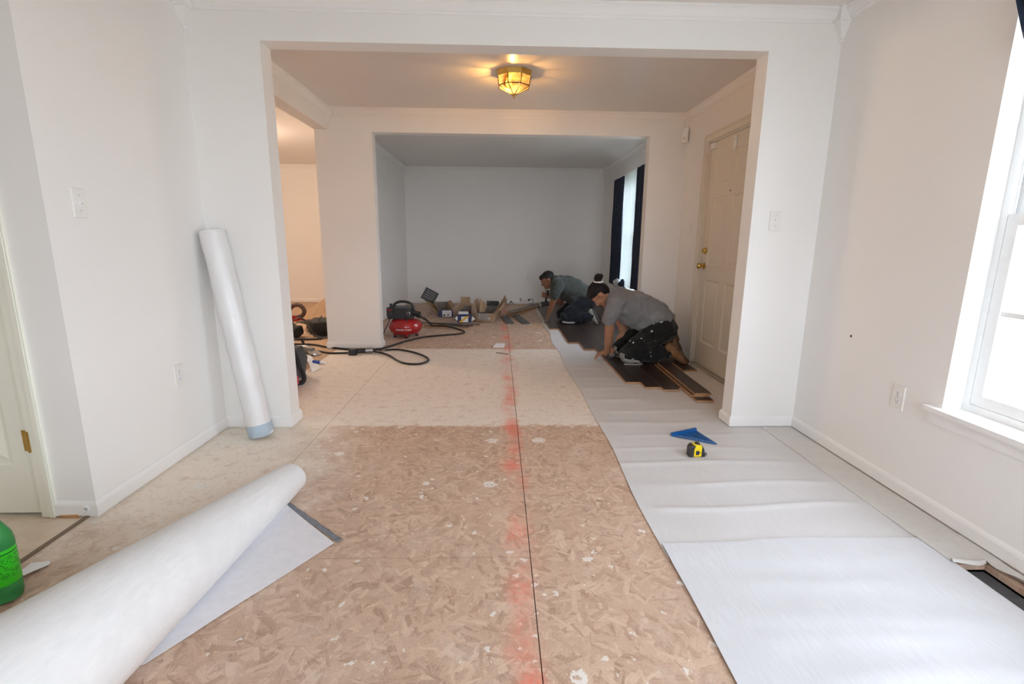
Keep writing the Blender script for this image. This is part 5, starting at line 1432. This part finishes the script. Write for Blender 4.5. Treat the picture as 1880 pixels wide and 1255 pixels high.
def boot(parent, H, T, Nn, mat, smat, name='boot', w=.046, ank=None, tread=True):
    """toe-down kneeling shoe: heel point H, toe point T on the sole, Nn outward sole normal"""
    H, T, Nn = Vector(H), Vector(T), Vector(Nn); d = (T - H).normalized(); Nn = (Nn - d * Nn.dot(d)).normalized(); s = d.cross(Nn); L = (T - H).length
    at = lambda u, h: H + d * (u * L) - Nn * h
    r = thing('tmp', 'tmp', 'tmp', H); bpy.data.objects.remove(r)
    bm = B()
    limb(bm, [at(.10, .042), at(.35, .046), at(.60, .040), at(.80, .034), at(.93, .030)], [(.041, .046), (.042, .050), (.047, .042), (.048, .035), (.037, .028)], side=s)
    if ank is not None:
        A = Vector(ank); limb(bm, [at(.14, .05), (at(.16, .09) + A) / 2, A], [(.038, .044), (.042, .046), (.046, .048)], side=s)
    up = remesh(name, bm, .0075, mat, parent, 2, lambda p, n: .003 * noise.noise(p * 25))
    bm = B()
    out = []
    for u, ww in ((0, .026), (.05, .034), (.2, .036), (.38, .033), (.55, .038), (.75, .046), (.9, .040), (.98, .024)): out.append((u, ww))
    pts = [at(u, .006) + s * ww for u, ww in out] + [at(u, .006) - s * ww for u, ww in out[::-1]]
    prism(bm, pts, Nn * .014)
    so = obj('sole', bm, smat, up)
    if tread:
        bm = B(); prism(bm, [at(u, -.008) + s * q for u, q in ((.01, .030), (.27, .034), (.27, -.034), (.01, -.030))], Nn * .012)
        for k in range(6):
            u = .42 + k * .09
            for sg in (1, -1): prism(bm, [at(u, -.008) + s * sg * .006, at(u + .02, -.008) + s * sg * .036, at(u + .06, -.008) + s * sg * .034, at(u + .045, -.008) + s * sg * .006], Nn * .006)
        obj('tread', bm, smat, up)
    return up, at, s

# worker kneeling nearer the door ------------------------------------------------
P2 = thing('person', 'person in grey t-shirt with dark hair bun kneeling on planks beside the front door', 'person', (1.40, 4.78, 0))
bm = B()
L2, R2 = head(bm, (.990, 4.80, .668), (-.92, .05, .39), (-.38, .14, -.92), (1.125, 4.80, .645), 1.0)
limb(bm, [(1.60, 4.80, .40), (1.45, 4.80, .49), (1.28, 4.80, .56), (1.15, 4.80, .61)], [(.145, .12), (.145, .13), (.165, .13), (.15, .10)])
for yy in (4.65, 4.94): limb(bm, [(1.14, 4.80, .60), (1.11, yy, .59)], [.075, .058], side=(1, 0, 0))
limb(bm, [(1.085, 4.63, .60), (1.065, 4.63, .46), (1.064, 4.645, .325)], [.056, .052, .045]); limb(bm, [(1.064, 4.645, .325), (1.076, 4.70, .21), (1.083, 4.765, .105)], [.044, .042, .028])
hand(bm, (1.083, 4.767, .110), (-.80, .35, -.42), (-.45, -.05, .85), 1, .55, 1.03)
limb(bm, [(1.12, 4.97, .58), (1.235, 4.975, .41), (1.292, 4.965, .262)], [.056, .052, .044]); limb(bm, [(1.292, 4.965, .262), (1.245, 4.95, .165), (1.20, 4.935, .092)], [.044, .041, .028])
hand(bm, (1.198, 4.934, .104), (-.84, -.05, -.48), (-.45, .0, .88), -1, .55, 1.03)
for yh, yk, ya in ((4.70, 4.62, 4.635), (4.90, 4.93, 4.85)):
    limb(bm, [(1.60, yh, .36), (1.42, (yh + yk) / 2, .22), (1.25, yk, .095)], [.09, .078, .060]); limb(bm, [(1.25, yk, .090), (1.45, yk, .10), (1.64, ya, .125)], [.055, .050, .040])
body2 = remesh('body', bm, .0062, SKIN, P2, 3)
eyes(P2, L2)
bm = B()
def E(L, R, p, r): ball(bm, L(*p), r, R, 20, 14)
E(L2, R2, (-.020, 0, .050), (.098, .082, .080)); E(L2, R2, (-.050, 0, .010), (.066, .074, .085)); E(L2, R2, (.03, 0, .085), (.06, .062, .036)); E(L2, R2, (-.045, .0, -.045), (.045, .058, .05))
tube(bm, [L2(-.07, 0, .05), L2(-.115, 0, .075)], [.034, .03], 12)
hair2 = remesh('hair', bm, .0065, HAIR, P2, 2, lambda p, n: .004 * noise.noise(Vector((p.x * 60, p.y * 18, p.z * 30))))
bm = B(); cb = L2(-.135, 0, .085)
ball(bm, cb, (.046, .042, .040), R2, 18, 12)
tube(bm, bezier([L2(-.125, .03, .11), L2(-.155, .04, .10), L2(-.165, 0, .07), L2(-.15, -.042, .06), L2(-.125, -.02, .09)], 6), .020, 10)
bun = remesh('hair_bun', bm, .006, HAIR, P2, 2, lambda p, n: .004 * noise.noise(p * 55))
bm = B()
cc = L2(-.102, 0, .068); ax_ = (L2(-.115, 0, .075) - L2(-.07, 0, .05)).normalized(); o1_ = ax_.orthogonal().normalized(); o2_ = ax_.cross(o1_)
tube(bm, [cc + (o1_ * math.cos(2 * PI * k / 20) + o2_ * math.sin(2 * PI * k / 20)) * .037 for k in range(20)], .010, 8, closed=True); obj('hair_tie', bm, WHITE, P2, smooth=True)

bm = B()
limb(bm, [(1.660, 4.80, .425), (1.56, 4.80, .465), (1.44, 4.80, .490), (1.31, 4.80, .535), (1.20, 4.80, .590), (1.13, 4.80, .622)],
     [(.170, .090), (.180, .140), (.182, .172), (.190, .178), (.190, .140), (.170, .105)], seg=26)
ball(bm, (1.40, 4.80, .395), (.12, .165, .085), None, 20, 12); ball(bm, (1.33, 4.80, .45), (.14, .17, .10), None, 20, 12)
limb(bm, [(1.10, 4.80, .66), (1.075, 4.80, .662)], [.072, .062])
for yy, pe in ((4.635, (1.058, 4.632, .452)), (4.965, (1.215, 4.972, .45))):
    limb(bm, [(1.17, 4.80, .60), (1.115, yy, .612)], [.105, .092], side=(1, 0, 0))
    pm = (Vector((1.115, yy, .60)) + Vector(pe)) / 2
    limb(bm, [(1.115, yy, .605), pm, pe], [.092, .084, .073], side=(1, 0, 0))
shirt2 = remesh('t_shirt', bm, .009, TEE, P2, 5, folds(.0075, 9, 3))
bm = B()
limb(bm, [(1.655, 4.80, .365), (1.60, 4.80, .37), (1.50, 4.80, .385)], [(.165, .105), (.178, .128), (.165, .115)], seg=24)
ball(bm, (1.655, 4.72, .335), (.095, .098, .115), None, 18, 12); ball(bm, (1.655, 4.88, .335), (.095, .098, .115), None, 18, 12)
for yh, yk, ya in ((4.705, 4.625, 4.64), (4.895, 4.935, 4.855)):
    limb(bm, [(1.60, yh, .335), (1.50, yh - (yh - yk) * .3, .285), (1.36, (yh + 2 * yk) / 3, .185), (1.255, yk, .108)], [.128, .120, .100, .084]);
    limb(bm, [(1.250, yk, .104), (1.36, yk, .100), (1.50, (yk + ya) / 2, .105), (1.635, ya, .130)], [.080, .074, .076, .062])
jeans2 = remesh('trousers', bm, .009, JEANS, P2, 4, folds(.008, 11, 9))
for yk, in ((4.625,), (4.935,)):
    bm = B()
    # cupped knee cap shell under and ahead of the knee
    prof = []
    for i in range(11):
        a = math.radians(-200 + i * 16.5); row = []
        for j in range(9):
            b2 = (j - 4) / 4 * 1.05
            r = .091 * (1 - .12 * abs(b2) ** 2)
            row.append(bm.verts.new((1.262 + r * math.cos(a) * math.cos(b2 * .6), yk + .082 * math.sin(b2), max(PTZ + .002, .101 + r * math.sin(a) * math.cos(b2 * .5)))))
        prof.append(row)
    for a, b_ in zip(prof, prof[1:]):
        for j in range(8): bm.faces.new((a[j], a[j + 1], b_[j + 1], b_[j]))
    bmesh.ops.remove_doubles(bm, verts=bm.verts, dist=1e-4)
    solidify(bm, .006); kp = obj('knee_pad', bm, PADG, P2, smooth=True)
    bm = B(); tube(bm, bezier([(1.19, yk - .083, .075), (1.25, yk - .092, .062), (1.33, yk - .088, .055), (1.36, yk - .06, .03)]), [(.014, .004)] * 25, 8, side=(0, 0, 1)); tube(bm, bezier([(1.245, yk - .093, .045), (1.265, yk - .094, .075), (1.28, yk - .094, .085), (1.29, yk - .093, .05)]), .006, 8)
    tube(bm, bezier([(1.20, yk - .080, .030), (1.27, yk - .090, .028), (1.35, yk - .085, .026), (1.38, yk - .05, .026)]), .009, 8); obj('pad_strap', bm, PADG, kp, smooth=True)
boot(P2, (1.668, 4.625, .232), (1.842, 4.60, PTZ + .012), (.8, -.12, .6), BOOT, SOLE, ank=(1.62, 4.635, .125))
boot(P2, (1.775, 4.850, .262), (1.875, 4.86, PTZ + .012), (.90, .05, .42), BOOT, SOLE, ank=(1.64, 4.85, .13))

# worker kneeling at the far end --------------------------------------------------
P1 = thing('person', 'person in dark grey shirt and jeans kneeling farther back holding a mallet', 'person', (1.1, 7.05, 0))
bm = B()
L1, R1 = head(bm, (.702, 7.08, .620), (-.45, 0, .89), (-.86, -.12, -.42), (.82, 7.08, .585), .98)
limb(bm, [(1.25, 7.08, .36), (1.12, 7.08, .45), (.98, 7.08, .50), (.86, 7.08, .55)], [(.145, .12), (.15, .13), (.165, .13), (.15, .10)])
for yy in (6.93, 7.23): limb(bm, [(.86, 7.08, .55), (.825, yy, .55)], [.075, .058], side=(1, 0, 0))
limb(bm, [(.80, 6.90, .56), (.785, 6.90, .45), (.777, 6.92, .36)], [.056, .050, .044]); limb(bm, [(.777, 6.92, .355), (.75, 6.96, .25), (.722, 7.0, .150)], [.043, .041, .028])
hand(bm, (.720, 7.003, .142), (-.32, .15, -.90), (-.85, -.1, .3), 1, .8, 1.0)
limb(bm, [(.82, 7.26, .55), (.90, 7.27, .40), (.930, 7.27, .275)], [.056, .050, .044]); limb(bm, [(.930, 7.27, .275), (.84, 7.285, .32), (.765, 7.295, .360)], [.043, .041, .028])
hand(bm, (.762, 7.296, .362), (-.85, .05, .25), (.05, -.9, .1), 1, 1.25, 1.0)
for yh, yk, ya in ((6.98, 6.90, 6.91), (7.18, 7.24, 7.15)):
    limb(bm, [(1.26, yh, .31), (1.10, (yh + yk) / 2, .21), (.955, yk, .105)], [.09, .078, .060]); limb(bm, [(.955, yk, .09), (1.14, yk, .10), (1.32, ya, .13)], [.055, .050, .040])
body1 = remesh('body', bm, .0065, SKIN2, P1, 3)
eyes(P1, L1, .98)
bm = B()
E(L1, R1, (-.024, 0, .048), (.096, .081, .080)); E(L1, R1, (-.050, 0, .005), (.064, .074, .085)); E(L1, R1, (.035, 0, .080), (.06, .060, .032)); E(L1, R1, (.075, 0, .062), (.026, .045, .022))
remesh('hair', bm, .0065, HAIR2, P1, 2, lambda p, n: .005 * noise.noise(p * 55))
bm = B()
limb(bm, [(1.300, 7.08, .395), (1.20, 7.08, .445), (1.09, 7.08, .480), (.98, 7.08, .515), (.885, 7.08, .560), (.82, 7.08, .590)],
     [(.170, .085), (.180, .130), (.186, .165), (.190, .175), (.188, .135), (.165, .100)], seg=26)
ball(bm, (1.06, 7.08, .375), (.13, .165, .09), None, 20, 12)
limb(bm, [(.80, 7.08, .610), (.780, 7.08, .608)], [.070, .060])
for yy, pe in ((6.905, (.785, 6.902, .430)), (7.255, (.885, 7.265, .44))):
    limb(bm, [(.88, 7.08, .565), (.825, yy, .572)], [.105, .090], side=(1, 0, 0))
    pm = (Vector((.82, yy, .56)) + Vector(pe)) / 2
    limb(bm, [(.825, yy, .568), pm, pe], [.090, .084, .076], side=(1, 0, 0))
remesh('t_shirt', bm, .010, TEE2, P1, 5, folds(.009, 9, 21))
bm = B()
limb(bm, [(1.30, 7.08, .335), (1.25, 7.08, .345), (1.15, 7.08, .355)], [(.160, .095), (.175, .118), (.165, .110)], seg=24)
ball(bm, (1.305, 7.0, .305), (.088, .098, .105), None, 18, 12); ball(bm, (1.305, 7.16, .305), (.088, .098, .105), None, 18, 12)
for yh, yk, ya in ((6.985, 6.905, 6.915), (7.175, 7.24, 7.155)):
    limb(bm, [(1.25, yh, .31), (1.16, yh - (yh - yk) * .3, .27), (1.04, (yh + 2 * yk) / 3, .19), (.950, yk, .114)], [.124, .118, .102, .088])
    limb(bm, [(.955, yk, .110), (1.06, yk, .104), (1.20, (yk + ya) / 2, .108), (1.315, ya, .130)], [.084, .078, .078, .064])
remesh('trousers', bm, .010, JEANS2, P1, 4, folds(.009, 11, 33))
for yk in (6.905, 7.24):
    bm = B(); ball(bm, (.972, yk, .050), (.085, .072, .026), None, 18, 10)
    for v in bm.verts: v.co.z = max(v.co.z, PTZ + .001)
    kp = obj('knee_pad', bm, PADG, P1, smooth=True)
    bm = B(); tube(bm, bezier([(.90, yk - .08, .06), (.99, yk - .094, .05), (1.07, yk - .085, .05)]), [(.012, .003)] * 17, 8, side=(0, 0, 1)); obj('pad_strap', bm, PADG, kp, smooth=True)
up, at, s_ = boot(P1, (1.335, 6.90, .235), (1.440, 6.885, PTZ + .010), (.85, -.2, .45), SNEAK, SNEAKS, 'shoe', ank=(1.31, 6.915, .128), tread=False)
up2, at2, s2_ = boot(P1, (1.39, 7.15, .225), (1.50, 7.17, PTZ + .012), (.85, .1, .5), SNEAK, SNEAKS, 'shoe', ank=(1.325, 7.155, .128), tread=False)

t = thing('mallet', 'black handled mallet held upright by the worker farther back', 'mallet', (.70, 7.30, .25))
bm = B(); tube(bm, [(.735, 7.30, .455), (.715, 7.30, .36), (.700, 7.30, .27)], [.019, .017, .014], 12); obj('handle', bm, BLACKP, t, smooth=True)
bm = B(); tube(bm, [(.630, 7.30, .245), (.748, 7.30, .262)], .034, 16); obj('mallet_head', bm, simple('black_rubber_head', (.03, .03, .03), .6), t, bevel=.004)
bm = B(); tube(bm, [(.622, 7.30, .2438), (.634, 7.30, .2455)], .035, 16); obj('striking_face', bm, simple('cream_face', (.5, .46, .36), .6), t)
t = thing('pull_bar', 'black steel pull bar lying over the plank edge under the far worker\'s hand', 'pull bar', (.68, 7.0, PTZ))
bm = B(); box(bm, .665, .745, 6.975, 7.015, PTZ + .0005, PTZ + .006); box(bm, .66, .667, 6.97, 7.02, PTZ - .006, PTZ + .006); box(bm, .735, .745, 6.97, 7.02, PTZ + .004, PTZ + .034); obj('bar', bm, BLACKP, t, bevel=.001)

# everything the two workers put down rests on the surface below it
def settle(root, edge):
    for o in root.children_recursive:
        if o.type != 'MESH': continue
        d = off(o.parent)
        for v in o.data.vertices:
            w = v.co + d
            z = PTZ + .0006 if w.x > edge else .0082
            if w.z < z: v.co.z = z - d.z
settle(P2, 1.076)
settle(P1, .690)
